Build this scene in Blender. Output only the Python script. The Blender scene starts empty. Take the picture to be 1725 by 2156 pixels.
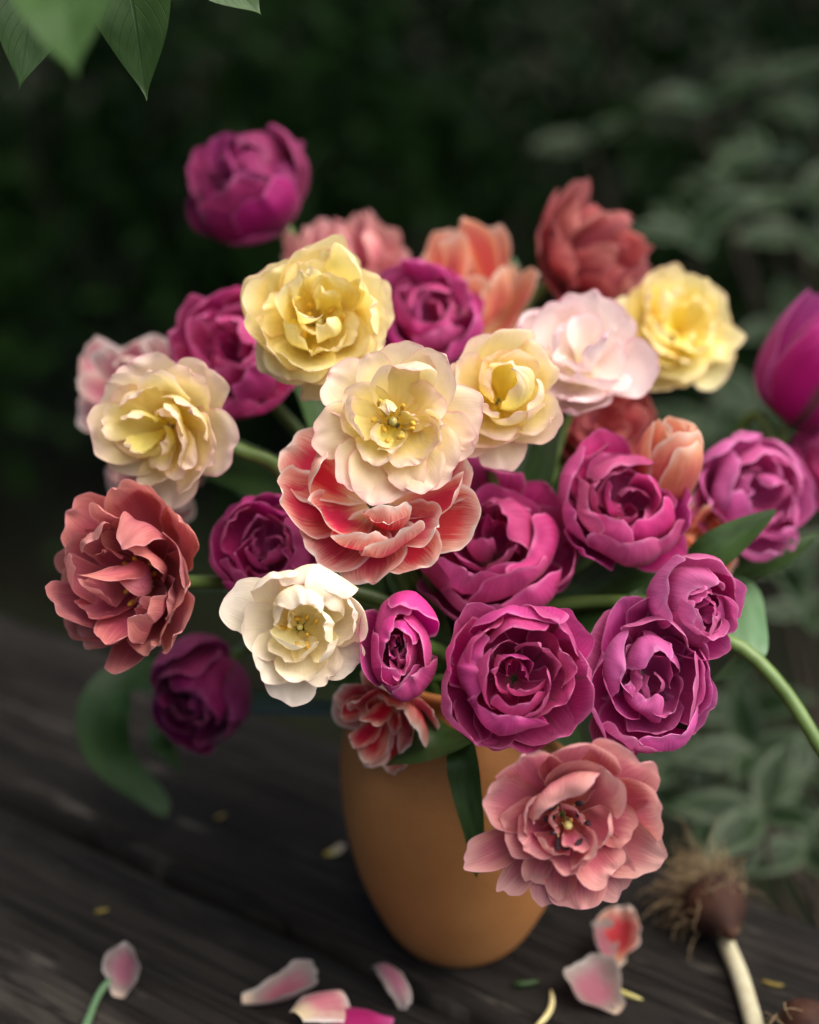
import bpy, math, random
import numpy as np
from mathutils import Vector, Matrix
R = math.radians
scene = bpy.context.scene
COL = scene.collection

# ------------------------------------------------------------------ camera, world, sun, exposure
PITCH = 25.0
CAM = Vector((-0.028, -0.78, 0.625))
W0, H0, FPX = 1725.0, 2156.0, 2156.0 * 50.0 / 30.0
cam = bpy.data.cameras.new('camera'); camo = bpy.data.objects.new('camera', cam); COL.objects.link(camo)
camo.location = CAM; camo.rotation_euler = (R(90 - PITCH), 0, 0)
cam.sensor_fit = 'VERTICAL'; cam.sensor_height = 30.0; cam.lens = 50.0
cam.clip_start = 0.02; cam.clip_end = 500.0
cam.dof.use_dof = True; cam.dof.focus_distance = 0.795; cam.dof.aperture_fstop = 2.2
scene.camera = camo
FWD = Vector((0, math.cos(R(PITCH)), -math.sin(R(PITCH))))
UPV = Vector((0, math.sin(R(PITCH)), math.cos(R(PITCH))))
RGT = Vector((1, 0, 0))
def P(px, py, d):
    """point seen at pixel (px, py) of the 1725 x 2156 view, d metres deep"""
    return CAM + FWD * d + RGT * ((px - W0 / 2) / FPX * d) + UPV * ((H0 / 2 - py) / FPX * d)
def onz(px, py, z=0.0):
    d = P(px, py, 1.0) - CAM
    return CAM + d * ((z - CAM.z) / d.z)
def camdir(x, y, z):
    return (RGT * x + UPV * y - FWD * z).normalized()

SUN = Vector((0.46, -0.12, 0.87)).normalized()      # towards the sun, veiled by thin cloud
elev = math.asin(SUN.z)
world = bpy.data.worlds.new('World'); scene.world = world; world.use_nodes = True
wn = world.node_tree.nodes; wl = world.node_tree.links
sky = wn.new('ShaderNodeTexSky'); sky.sky_type = 'NISHITA'; sky.sun_disc = False
sky.sun_elevation = elev; sky.sun_rotation = math.atan2(SUN.x, SUN.y)
sky.dust_density = 6.0; sky.air_density = 0.7
wn['Background'].inputs[1].default_value = 0.07
wl.new(sky.outputs[0], wn['Background'].inputs[0])
sd = bpy.data.lights.new('sun', 'SUN'); sd.energy = 1.5; sd.angle = R(85); sd.color = (1.0, 0.95, 0.88)
so = bpy.data.objects.new('sun', sd); COL.objects.link(so)
so.rotation_euler = SUN.to_track_quat('Z', 'Y').to_euler(); so.location = (2, -2, 4)
vs = scene.view_settings
vs.view_transform = 'Standard'; vs.look = 'None'; vs.exposure = 1.75; vs.gamma = 1.0; vs.use_curve_mapping = False
cy = scene.cycles
cy.use_denoising = True; cy.max_bounces = 9; cy.diffuse_bounces = 6; cy.transmission_bounces = 6; cy.glossy_bounces = 2
cy.sample_clamp_indirect = 6.0
try:
    cy.denoiser = 'OPENIMAGEDENOISE'; cy.denoising_prefilter = 'ACCURATE'
except Exception:
    pass

# ------------------------------------------------------------------ helpers
def link(o, parent=None):
    COL.objects.link(o)
    if parent is not None:
        o.parent = parent
    return o
def tag(o, label=None, cat=None, group=None, kind=None):
    if label: o['label'] = label
    if cat: o['category'] = cat
    if group: o['group'] = group
    if kind: o['kind'] = kind
    return o
def empty(name, loc=(0, 0, 0)):
    o = bpy.data.objects.new(name, None); o.empty_display_size = 0.01; o.location = loc
    return link(o)
def mesh_np(name, V, F, mat, attrs=None, smooth=True, uv=None):
    me = bpy.data.meshes.new(name)
    V = np.asarray(V, dtype=np.float32)
    me.from_pydata(V.tolist(), [], F.tolist() if hasattr(F, 'tolist') else F)
    if smooth:
        me.polygons.foreach_set('use_smooth', np.ones(len(me.polygons), dtype=bool))
    for k, A in (attrs or {}).items():
        A = np.asarray(A, dtype=np.float32)
        if A.ndim == 2:
            a = me.attributes.new(k, 'FLOAT_COLOR', 'POINT'); a.data.foreach_set('color', A.ravel())
        else:
            a = me.attributes.new(k, 'FLOAT', 'POINT'); a.data.foreach_set('value', A)
    me.materials.append(mat)
    return me
def obj(name, V, F, mat, parent=None, attrs=None, smooth=True):
    if parent is not None:
        pl = np.array(parent.location, dtype=np.float32)
        if parent.parent is not None: pl = pl + np.array(parent.parent.location, dtype=np.float32)
        V = np.asarray(V, dtype=np.float32) - pl
    return link(bpy.data.objects.new(name, mesh_np(name, V, F, mat, attrs, smooth)), parent)
_gf = {}
def grid_faces(nu, nv):
    if (nu, nv) not in _gf:
        j, i = np.meshgrid(np.arange(nv - 1), np.arange(nu - 1), indexing='ij')
        a = (j * nu + i).ravel()
        _gf[(nu, nv)] = np.stack([a, a + 1, a + nu + 1, a + nu], 1)
    return _gf[(nu, nv)]
def ss(a, b, x):
    t = np.clip((x - a) / (b - a), 0, 1)
    return t * t * (3 - 2 * t)
def bez(p0, p1, p2, p3, n):
    t = np.linspace(0, 1, n)[:, None]
    p0, p1, p2, p3 = [np.array(p, dtype=float) for p in (p0, p1, p2, p3)]
    return (1-t)**3*p0 + 3*(1-t)**2*t*p1 + 3*(1-t)*t*t*p2 + t**3*p3
def catmull(pts, n):
    pts = [np.array(p, dtype=float) for p in pts]
    pts = [2*pts[0]-pts[1]] + pts + [2*pts[-1]-pts[-2]]
    m = len(pts) - 3; out = []
    for q in np.linspace(0, m - 1e-6, n):
        k = int(q); t = q - k
        a, b, c, d = pts[k:k+4]
        out.append(0.5*((2*b)+(-a+c)*t+(2*a-5*b+4*c-d)*t*t+(-a+3*b-3*c+d)*t**3))
    return np.array(out)
def tube(pts, rad, n=8, cap=True):
    pts = np.asarray(pts, dtype=float); m = len(pts)
    rad = np.broadcast_to(np.asarray(rad, dtype=float), (m,))
    T = np.gradient(pts, axis=0); T /= np.linalg.norm(T, axis=1)[:, None] + 1e-12
    ref = np.array([0.13, 0.22, 0.97]) if abs(T[0][2]) < 0.9 else np.array([0.97, 0.22, 0.1])
    N = np.zeros_like(T); v = ref
    for k in range(m):
        v = v - T[k] * v.dot(T[k]); v = v / (np.linalg.norm(v) + 1e-12); N[k] = v
    B = np.cross(T, N)
    a = np.linspace(0, 2*math.pi, n, endpoint=False)
    V = pts[:, None, :] + rad[:, None, None] * (np.cos(a)[None, :, None]*N[:, None, :] + np.sin(a)[None, :, None]*B[:, None, :])
    V = V.reshape(-1, 3); F = []
    for k in range(m - 1):
        for i in range(n):
            j = (i + 1) % n
            F.append([k*n+i, k*n+j, (k+1)*n+j, (k+1)*n+i])
    if cap:
        F.append(list(range(n))[::-1]); F.append([(m-1)*n+i for i in range(n)])
    return V, F
def lathe(prof, n=64):
    V = []; F = []
    for (r, z) in prof:
        for i in range(n):
            a = 2*math.pi*i/n; V.append((r*math.cos(a), r*math.sin(a), z))
    for k in range(len(prof)-1):
        for i in range(n):
            j = (i+1) % n; F.append([k*n+i, k*n+j, (k+1)*n+j, (k+1)*n+i])
    return np.array(V), F
def join(parts):
    Vs = []; Fs = []; o = 0
    for V, F in parts:
        Vs.append(np.asarray(V)); Fs += [[i + o for i in f] for f in F]; o += len(V)
    return np.concatenate(Vs), Fs

# ------------------------------------------------------------------ materials
class NT:
    def __init__(s, name):
        s.m = bpy.data.materials.new(name); s.m.use_nodes = True
        s.t = s.m.node_tree; s.t.nodes.clear()
        s.out = s.t.nodes.new('ShaderNodeOutputMaterial')
    def n(s, t, **kw):
        x = s.t.nodes.new('ShaderNode' + t)
        for k, v in kw.items(): setattr(x, k, v)
        return x
    def l(s, a, b): s.t.links.new(a, b)
    def val(s, x, sock):
        if hasattr(x, 'is_output') or hasattr(x, 'links'): s.l(x, sock)
        else:
            sock.default_value = x
    def math(s, op, a, b=0.0, c=None, clamp=False):
        x = s.n('Math', operation=op, use_clamp=clamp); s.val(a, x.inputs[0]); s.val(b, x.inputs[1])
        if c is not None: s.val(c, x.inputs[2])
        return x.outputs[0]
    def mix(s, f, a, b, blend='MIX'):
        x = s.n('MixRGB', blend_type=blend); s.val(f, x.inputs[0])
        for q, i in ((a, 1), (b, 2)):
            if isinstance(q, tuple): x.inputs[i].default_value = (q[0], q[1], q[2], 1)
            else: s.l(q, x.inputs[i])
        return x.outputs[0]
    def rng(s, x, a, b, c=0.0, d=1.0, smooth=True):
        q = s.n('MapRange', interpolation_type='SMOOTHSTEP' if smooth else 'LINEAR')
        s.val(x, q.inputs[0])
        for i, v in enumerate((a, b, c, d)): q.inputs[i+1].default_value = v
        return q.outputs[0]
    def noise(s, vec, scale, detail=3.0, rough=0.5, dist=0.0):
        q = s.n('TexNoise'); s.l(vec, q.inputs['Vector']); q.inputs['Scale'].default_value = scale
        q.inputs['Detail'].default_value = detail; q.inputs['Roughness'].default_value = rough
        q.inputs['Distortion'].default_value = dist
        return q.outputs[0]
    def xyz(s, x, y, z):
        q = s.n('CombineXYZ'); s.val(x, q.inputs[0]); s.val(y, q.inputs[1]); s.val(z, q.inputs[2]); return q.outputs[0]
    def bump(s, h, strength, dist=0.001):
        q = s.n('Bump'); q.inputs['Strength'].default_value = strength; q.inputs['Distance'].default_value = dist
        s.l(h, q.inputs['Height']); return q.outputs[0]
    def finish(s, col, rough=0.5, spec=0.4, normal=None, trans=0.0, tcol=None, sheen=0.0, coat=0.0):
        p = s.n('BsdfPrincipled')
        if isinstance(col, tuple): p.inputs['Base Color'].default_value = (*col, 1)
        else: s.l(col, p.inputs['Base Color'])
        s.val(rough, p.inputs['Roughness']); p.inputs['Specular IOR Level'].default_value = spec
        p.inputs['Sheen Weight'].default_value = sheen; p.inputs['Coat Weight'].default_value = coat
        if normal is not None: s.l(normal, p.inputs['Normal'])
        if trans > 0:
            t = s.n('BsdfTranslucent'); q = tcol if tcol is not None else col
            if isinstance(q, tuple): t.inputs[0].default_value = (*q, 1)
            else: s.l(q, t.inputs[0])
            if normal is not None: s.l(normal, t.inputs['Normal'])
            mx = s.n('MixShader'); mx.inputs[0].default_value = trans
            s.l(p.outputs[0], mx.inputs[1]); s.l(t.outputs[0], mx.inputs[2]); s.l(mx.outputs[0], s.out.inputs[0])
        else:
            s.l(p.outputs[0], s.out.inputs[0])
        return s.m

def petal_mat(name, claw, body, tip, inner, inner_amt, edge, edge_amt, edge_w=0.12, flame=None, flame_amt=0.0,
              claw_len=0.30, vein=0.12, trans=0.42, rough=0.55, jitter=0.16, streak=None, streak_amt=0.0, tip_amt=1.0, edge_fade=0.0, streak_w=0.045, streak_all=False):
    s = NT(name)
    a = s.n('Attribute', attribute_name='pt'); sep = s.n('SeparateColor'); s.l(a.outputs['Color'], sep.inputs[0])
    u, v, e = sep.outputs[0], sep.outputs[1], sep.outputs[2]; r = a.outputs['Alpha']
    ring = s.n('Attribute', attribute_name='ring').outputs['Fac']
    r100 = s.math('MULTIPLY', r, 57.0)
    uu = s.math('SUBTRACT', u, 0.5)
    st = s.noise(s.xyz(s.math('MULTIPLY', uu, 46.0), s.math('MULTIPLY', v, 2.2), r100), 1.0, 3.0, 0.6)
    fine = s.noise(s.xyz(s.math('MULTIPLY', uu, 120.0), s.math('MULTIPLY', v, 3.0), r100), 1.0, 2.0, 0.5)
    blot = s.noise(s.xyz(s.math('MULTIPLY', uu, 3.0), s.math('MULTIPLY', v, 3.0), r100), 1.0, 3.0, 0.55)
    vv = s.math('ADD', v, s.math('MULTIPLY', s.math('SUBTRACT', st, 0.5), 0.30))
    c = s.mix(s.math('MULTIPLY', ring, inner_amt), body, inner)
    c = s.mix(s.math('MULTIPLY', s.rng(vv, 0.55, 1.0), tip_amt), c, tip)
    c = s.mix(s.rng(vv, claw_len, 0.02), c, claw)
    if flame is not None:
        w = s.math('ABSOLUTE', uu)
        w = s.math('ADD', w, s.math('MULTIPLY', s.math('SUBTRACT', st, 0.5), 0.5))
        w = s.math('ADD', w, s.math('MULTIPLY', s.math('SUBTRACT', blot, 0.5), 0.4))
        f = s.math('MULTIPLY', s.rng(w, 0.42, 0.14), s.math('MULTIPLY', s.rng(vv, 0.14, 0.38), s.rng(vv, 0.99, 0.66)))
        c = s.mix(s.math('MULTIPLY', f, flame_amt), c, flame)
    if streak is not None:   # a green-brown rib stripe
        w = s.math('ADD', s.math('ABSOLUTE', uu), s.math('MULTIPLY', s.math('SUBTRACT', st, 0.5), 0.06))
        sel = s.math('GREATER_THAN', s.math('FRACT', s.math('MULTIPLY', r, 7.31)), -1.0 if streak_all else 0.55)
        f = s.math('MULTIPLY', s.math('MULTIPLY', s.rng(w, streak_w, 0.0), s.rng(vv, 0.95, 0.4)), sel)
        c = s.mix(s.math('MULTIPLY', f, streak_amt), c, streak)
    ee = s.math('ADD', e, s.math('MULTIPLY', s.math('SUBTRACT', st, 0.5), edge_w * 1.6))
    ee = s.math('ADD', ee, s.math('MULTIPLY', s.math('SUBTRACT', blot, 0.5), edge_w * 1.6))
    c = s.mix(s.math('MULTIPLY', s.math('MULTIPLY', s.rng(ee, edge_w, 0.0), edge_amt), s.math('MULTIPLY_ADD', ring, -edge_fade, 1.0)), c, edge)
    # veins and blotches
    g = s.math('ADD', s.math('MULTIPLY', s.math('SUBTRACT', st, 0.5), vein * 1.6), s.math('MULTIPLY', s.math('SUBTRACT', fine, 0.5), vein * 1.2))
    g = s.math('ADD', g, s.math('MULTIPLY', s.math('SUBTRACT', blot, 0.5), 0.30))
    rr = s.math('FRACT', s.math('MULTIPLY', r, 13.7))
    hs = s.n('HueSaturation'); s.l(c, hs.inputs['Color'])
    s.l(s.math('MULTIPLY_ADD', s.math('SUBTRACT', r, 0.5), 0.018, 0.5), hs.inputs['Hue'])
    s.l(s.math('MULTIPLY_ADD', s.math('SUBTRACT', rr, 0.5), 0.10, 1.0), hs.inputs['Saturation'])
    s.l(s.math('ADD', s.math('MULTIPLY_ADD', s.math('SUBTRACT', rr, 0.5), jitter, 1.0), g), hs.inputs['Value'])
    c = hs.outputs[0]
    h = s.math('ADD', s.math('MULTIPLY', st, 0.6), s.math('MULTIPLY', fine, 0.4))
    gm = s.n('Gamma'); s.l(c, gm.inputs[0]); gm.inputs[1].default_value = 0.92
    return s.finish(c, rough, 0.22, s.bump(h, 0.40, 0.0006), trans, gm.outputs[0], sheen=0.10)

PM = {}
PM['magenta'] = petal_mat('magenta_petal', (0.36, 0.12, 0.14), (0.39, 0.010, 0.125), (0.54, 0.065, 0.24), (0.47, 0.05, 0.19), 0.8,
                          (0.70, 0.22, 0.44), 0.6, 0.09, claw_len=0.14, streak=(0.05, 0.06, 0.02), streak_amt=0.6, trans=0.42, vein=0.26)
PM['plum'] = petal_mat('shaded_magenta_petal', (0.20, 0.06, 0.08), (0.22, 0.006, 0.078), (0.29, 0.022, 0.125), (0.27, 0.022, 0.11), 0.8,  # darkened magenta: shade on the tall back bloom is put into the petal colour
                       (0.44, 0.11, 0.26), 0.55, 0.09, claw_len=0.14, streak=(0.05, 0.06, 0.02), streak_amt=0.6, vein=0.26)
PM['ribbed'] = petal_mat('ribbed_magenta_petal', (0.30, 0.16, 0.10), (0.36, 0.010, 0.14), (0.46, 0.05, 0.24), (0.38, 0.03, 0.17), 0.6,
                         (0.62, 0.16, 0.40), 0.6, 0.07, claw_len=0.12, streak=(0.07, 0.045, 0.03), streak_amt=0.85, streak_w=0.10, streak_all=True, vein=0.3)
PM['orchid'] = petal_mat('orchid_petal', (0.5, 0.2, 0.26), (0.46, 0.026, 0.19), (0.62, 0.125, 0.35), (0.56, 0.11, 0.31), 0.9,
                         (0.76, 0.32, 0.56), 0.6, 0.10, claw_len=0.12, vein=0.26)
PM['pink'] = petal_mat('bright_pink_petal', (0.5, 0.2, 0.26), (0.50, 0.020, 0.18), (0.60, 0.07, 0.28), (0.52, 0.10, 0.29), 1.0,
                       (0.80, 0.34, 0.56), 0.65, 0.10, claw_len=0.12, vein=0.36)
PM['cream'] = petal_mat('cream_yellow_petal', (0.88, 0.66, 0.05), (0.91, 0.79, 0.48), (0.90, 0.69, 0.62), (0.92, 0.82, 0.24), 1.0,
                        (0.86, 0.46, 0.52), 0.7, 0.09, claw_len=0.45, vein=0.09, jitter=0.10, tip_amt=0.8, trans=0.45, edge_fade=0.8)
PM['yellow'] = petal_mat('soft_yellow_petal', (0.88, 0.66, 0.06), (0.91, 0.80, 0.34), (0.92, 0.83, 0.52), (0.92, 0.80, 0.20), 1.0,
                         (0.84, 0.44, 0.48), 0.7, 0.07, claw_len=0.5, vein=0.09, jitter=0.10, tip_amt=0.8, trans=0.45, edge_fade=0.8)
PM['white'] = petal_mat('ivory_petal', (0.86, 0.68, 0.18), (0.90, 0.81, 0.60), (0.91, 0.80, 0.70), (0.90, 0.80, 0.40), 1.0,
                        (0.84, 0.54, 0.56), 0.5, 0.06, claw_len=0.4, vein=0.10, jitter=0.08, tip_amt=0.7, trans=0.40, edge_fade=0.7)
PM['blush'] = petal_mat('blush_white_petal', (0.88, 0.76, 0.50), (0.88, 0.70, 0.66), (0.90, 0.73, 0.74), (0.91, 0.84, 0.76), 0.9,
                        (0.84, 0.36, 0.50), 0.6, 0.08, claw_len=0.4, vein=0.08, jitter=0.08)
PM['salmon'] = petal_mat('salmon_petal', (0.34, 0.035, 0.02), (0.49, 0.080, 0.070), (0.64, 0.24, 0.21), (0.50, 0.15, 0.18), 0.8,
                         (0.74, 0.36, 0.38), 0.6, 0.09, claw_len=0.35, vein=0.2, jitter=0.22, flame=(0.42, 0.06, 0.15), flame_amt=0.35)
PM['rose'] = petal_mat('dusty_rose_petal', (0.40, 0.065, 0.045), (0.60, 0.180, 0.160), (0.74, 0.38, 0.34), (0.60, 0.22, 0.25), 0.8,
                       (0.80, 0.42, 0.48), 0.6, 0.07, claw_len=0.60, vein=0.14, jitter=0.20, flame=(0.58, 0.10, 0.20), flame_amt=0.5)
PM['coral'] = petal_mat('coral_petal', (0.36, 0.07, 0.04), (0.41, 0.055, 0.058), (0.55, 0.16, 0.15), (0.45, 0.08, 0.10), 0.8,
                        (0.68, 0.30, 0.30), 0.6, 0.08, claw_len=0.22, vein=0.12, jitter=0.2)
PM['flamed'] = petal_mat('flamed_petal', (0.80, 0.60, 0.30), (0.72, 0.26, 0.19), (0.80, 0.46, 0.36), (0.72, 0.20, 0.14), 0.5,
                         (0.88, 0.76, 0.68), 0.95, 0.15, flame=(0.62, 0.035, 0.070), flame_amt=1.0, claw_len=0.30, vein=0.10)
PM['orange'] = petal_mat('apricot_petal', (0.80, 0.55, 0.25), (0.74, 0.26, 0.13), (0.80, 0.42, 0.26), (0.76, 0.32, 0.15), 0.5,
                         (0.85, 0.64, 0.52), 0.9, 0.18, flame=(0.66, 0.10, 0.12), flame_amt=0.75, claw_len=0.3)
PM['faded'] = petal_mat('faded_pink_petal', (0.70, 0.56, 0.36), (0.60, 0.38, 0.32), (0.70, 0.52, 0.46), (0.72, 0.40, 0.40), 0.5,
                        (0.82, 0.72, 0.68), 0.9, 0.18, flame=(0.62, 0.14, 0.24), flame_amt=0.7, claw_len=0.3)
PM['fallen'] = petal_mat('fallen_petal_skin', (0.68, 0.52, 0.40), (0.30, 0.22, 0.20), (0.36, 0.30, 0.265), (0.7, 0.4, 0.45), 0.4,
                         (0.50, 0.46, 0.42), 0.9, 0.16, flame=(0.44, 0.06, 0.16), flame_amt=0.6, claw_len=0.2)

def simple(name, col, col2, scale=40, rough=0.5, spec=0.4, trans=0.0, bump=0.3, detail=4):
    s = NT(name); tc = s.n('TexCoord')
    f = s.noise(tc.outputs['Object'], scale, detail, 0.6)
    c = s.mix(s.rng(f, 0.3, 0.7), col, col2)
    return s.finish(c, rough, spec, s.bump(f, bump, 0.001), trans)
def stem_mat():
    s = NT('stem_skin'); a = s.n('Attribute', attribute_name='pt'); sep = s.n('SeparateColor'); s.l(a.outputs['Color'], sep.inputs[0])
    tc = s.n('TexCoord')
    f = s.noise(tc.outputs['Object'], 60, 3)
    c = s.mix(s.rng(f, 0.3, 0.7), (0.085, 0.145, 0.030), (0.13, 0.21, 0.055))
    return s.finish(c, 0.38, 0.45, s.bump(f, 0.2, 0.0005), 0.10)
def leaf_mat(name, dark, light, vein_col, vein_n=60.0, rough=0.42, trans=0.30, side_veins=False, rim=None, spec=0.4):
    s = NT(name)
    a = s.n('Attribute', attribute_name='pt'); sep = s.n('SeparateColor'); s.l(a.outputs['Color'], sep.inputs[0])
    u, v, e = sep.outputs[0], sep.outputs[1], sep.outputs[2]
    uu = s.math('SUBTRACT', u, 0.5)
    ob = s.n('ObjectInfo')
    rnd = s.math('ADD', s.math('MULTIPLY', ob.outputs['Random'], 20.0), s.math('MULTIPLY', a.outputs['Alpha'], 31.0))
    st = s.noise(s.xyz(s.math('MULTIPLY', uu, vein_n), s.math('MULTIPLY', v, 1.5), rnd), 1.0, 3.0)
    bl = s.noise(s.xyz(s.math('MULTIPLY', uu, 4.0), s.math('MULTIPLY', v, 6.0), rnd), 1.0, 4.0)
    c = s.mix(s.rng(bl, 0.25, 0.75), dark, light)
    h = st
    if side_veins:
        w = s.math('ABSOLUTE', uu)
        ph = s.math('SUBTRACT', s.math('MULTIPLY', v, 11.0), s.math('MULTIPLY', w, 7.0))
        ln = s.math('ABSOLUTE', s.math('SUBTRACT', s.math('FRACT', ph), 0.5))
        vn = s.math('MAXIMUM', s.rng(ln, 0.07, 0.0), s.rng(w, 0.025, 0.008))
        c = s.mix(s.math('MULTIPLY', vn, 0.55), c, vein_col)
        h = s.math('SUBTRACT', s.math('MULTIPLY', bl, 0.4), vn)
    else:
        c = s.mix(s.math('MULTIPLY', s.rng(st, 0.45, 0.75), 0.4), c, vein_col)
    if rim is not None:
        ee = s.math('ADD', e, s.math('MULTIPLY', s.math('SUBTRACT', bl, 0.5), 0.6))
        c = s.mix(s.rng(ee, 0.42, 0.28), c, rim)
    return s.finish(c, rough, spec, s.bump(h, 0.35, 0.0008), trans)
M = {}
M['stem'] = stem_mat()
M['leaf'] = leaf_mat('tulip_leaf_skin', (0.022, 0.055, 0.012), (0.042, 0.095, 0.024), (0.06, 0.115, 0.035), 70)
M['paleleaf'] = leaf_mat('pale_tulip_leaf_skin', (0.09, 0.19, 0.08), (0.14, 0.25, 0.13), (0.16, 0.28, 0.15), 60)
M['treeleaf'] = leaf_mat('tree_leaf_skin', (0.034, 0.080, 0.018), (0.056, 0.115, 0.032), (0.022, 0.052, 0.013), side_veins=True, trans=0.35)
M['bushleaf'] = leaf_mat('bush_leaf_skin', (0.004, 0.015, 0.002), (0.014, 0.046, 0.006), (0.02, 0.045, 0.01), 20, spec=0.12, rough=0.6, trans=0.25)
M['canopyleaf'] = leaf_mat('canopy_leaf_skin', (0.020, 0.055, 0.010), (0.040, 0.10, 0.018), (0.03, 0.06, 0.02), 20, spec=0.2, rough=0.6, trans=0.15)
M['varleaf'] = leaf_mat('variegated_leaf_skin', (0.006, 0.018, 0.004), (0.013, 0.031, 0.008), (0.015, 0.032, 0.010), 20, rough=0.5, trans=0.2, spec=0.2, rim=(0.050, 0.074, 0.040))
M['bark'] = simple('bark', (0.035, 0.026, 0.020), (0.075, 0.058, 0.045), 30, 0.9, 0.2, bump=0.8)
M['scrap'] = simple('scrap', (0.16, 0.12, 0.03), (0.22, 0.17, 0.05), 200, 0.9, 0.1)
M['anther'] = simple('anther', (0.62, 0.36, 0.04), (0.74, 0.50, 0.08), 300, 0.8, 0.2)
M['filament'] = simple('filament', (0.70, 0.60, 0.25), (0.74, 0.66, 0.36), 200, 0.6, 0.3, 0.2)
M['darkanther'] = simple('dark_anther', (0.020, 0.012, 0.018), (0.05, 0.03, 0.03), 300, 0.8, 0.2)
M['pistil'] = simple('pistil', (0.50, 0.46, 0.12), (0.62, 0.56, 0.22), 200, 0.5, 0.3, 0.1)

# ------------------------------------------------------------------ petal geometry
NU, NV = 19, 27
def petal(rng, L=1.0, W=1.0, a0=70, am=30, at=10, kap=40, ruf=0.05, r0=0.08, z0=0.0, curl=0.0, lean=0.0, twist=0.0,
          notch=0.0, tipw=3.3, tipe=0.45, vm=0.60, wb=0.40, crease=0.008, nu=NU, nv=NV, fold=0.0, roll=0.0, asym=0.0, r=None, nick=0.035, spir=0.0, wrap=1.0, over_=0.055):
    """one petal standing at azimuth 0 of a flower whose axis is +z. lengths in flower units, angles in degrees"""
    t = np.linspace(0, 1, nv); v = 1 - (1 - t) ** 1.7
    u = np.linspace(-1, 1, nu); u = np.sign(u) * (1 - (1 - np.abs(u)) ** 1.25)
    vf = np.linspace(0, 1, 201)
    al = a0 + (am - a0) * ss(0.0, 0.5, vf) + (at - am) * ss(0.45, 1.0, vf)
    al = np.radians(al + roll * ss(0.66, 1.0, vf))
    if r is not None:
        L = float(np.clip((r - r0) / max(np.max(np.cumsum(np.sin(al))) / 201, 0.14), 0.35, 1.6))
    dr = np.sin(al); dz = np.cos(al)
    rr = np.concatenate([[0], np.cumsum((dr[1:] + dr[:-1]) / 2)]) / 200 * L + r0
    zz = np.concatenate([[0], np.cumsum((dz[1:] + dz[:-1]) / 2)]) / 200 * L + z0
    w = np.where(v < vm, wb + (1 - wb) * ss(-0.15, 1.0, v / vm) / 1.0, np.power(np.clip(1 - np.power(np.clip((v - vm) / (1 - vm), 0, 1), tipw), 0, 1), tipe))
    w[0] = wb * 0.9
    hw = W / 2 * w
    U, Vv = np.meshgrid(u, v)
    HW = hw[:, None] * np.ones_like(U)
    ph = rng.uniform(0, 6.28, 12); fr = rng.uniform(0.8, 1.2, 12)
    # uneven outline
    HW = HW * (1 + 0.05 * np.sin(7 * Vv * fr[0] + ph[0] + U) + 0.035 * np.sin(15 * Vv * fr[1] + ph[1]) * np.sign(U))
    for q in range(4):      # torn and pinched spots of the margin
        vc = rng.uniform(0.45, 0.98); sg = rng.choice([-1, 1]); HW = HW * (1 - nick * rng.uniform(0.3, 1.6) * np.exp(-((Vv - vc) / rng.uniform(.02, .05)) ** 2) * (U * sg > 0))
    Ue = U * w[:, None]                     # true sideways place, so that the rounded tip closes without a spike
    tipn = 0.030 * np.sin(4 * Ue * fr[2] + ph[2]) + 0.012 * np.sin(10 * Ue * fr[3] + ph[3]) - notch * np.exp(-(Ue / 0.22) ** 2)
    ve = np.clip(Vv + tipn * ss(0.55, 1.0, Vv), 0, 1.08)
    rc = np.interp(np.clip(ve, 0, 1), vf, rr); zc = np.interp(np.clip(ve, 0, 1), vf, zz)
    ac = np.interp(np.clip(ve, 0, 1), vf, al)
    over = np.clip(ve - 1, 0, 1) * L
    rc = rc + over * np.sin(ac); zc = zc + over * np.cos(ac)
    k = np.radians(kap) * (1.0 - 0.62 * Vv) + np.radians(curl) * ss(0.3, 0.9, Vv)
    k = k * (1 + asym * U * ss(0.2, 0.8, Vv))
    k = np.where(np.abs(k) < 1e-3, 1e-3, k)
    k = k * (1 - wrap * 0.72)
    lat = HW / k * np.sin(k * U); ins = HW / k * (1 - np.cos(k * U))
    # long soft waves, then the ruffled margin
    edge = np.clip(np.maximum(np.abs(U), 0.0), 0, 1)
    wav = 0.5 * np.sin(2.6 * Vv * fr[4] + 1.9 * Ue * fr[5] + ph[4]) + 0.35 * np.sin(4.3 * Ue * fr[6] + ph[5] + 2.2 * Vv)
    mar = np.maximum((edge ** 2.2) * ss(0.15, 0.6, Vv), 0.85 * ss(0.62, 1.0, Vv))
    sd_ = np.tanh(-4 * Ue)
    rfl = np.sin(7 * Vv * fr[7] + ph[6] * sd_ + 3.2 * Ue) + 0.4 * np.sin(15 * Vv * fr[8] + ph[7] * sd_ + 5.5 * Ue * fr[9]) + 0.14 * np.sin(29 * Vv * fr[10] + ph[8] + 13 * Ue)
    disp = ruf * (0.60 * wav * ss(0.1, 0.5, Vv) + 0.46 * mar * rfl)
    disp = disp - crease * np.exp(-(U / 0.10) ** 2) * ss(0.0, 0.3, Vv) * (1 - 0.5 * ss(0.7, 1.0, Vv))
    if fold: disp = disp + fold * HW * np.abs(U)
    ins = ins + disp * max(W, 0.5)
    tw = np.radians(twist) * Vv ** 1.3
    ins = ins + lat * np.sin(tw) + over_ * U * ss(0.05, 0.4, Vv) * (HW / max(W / 2, 1e-6)) * np.sign(spir if spir else 1.0)
    lat = lat * np.cos(tw) + math.tan(math.radians(lean)) * L * Vv ** 1.8 * 0.6
    rho = rc - np.cos(ac) * ins; Z = zc + np.sin(ac) * ins
    th = wrap * lat / np.maximum(rc, 0.30)          # bend the blade round the flower's axis so that rings nest
    l2 = (1 - wrap) * lat
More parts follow.
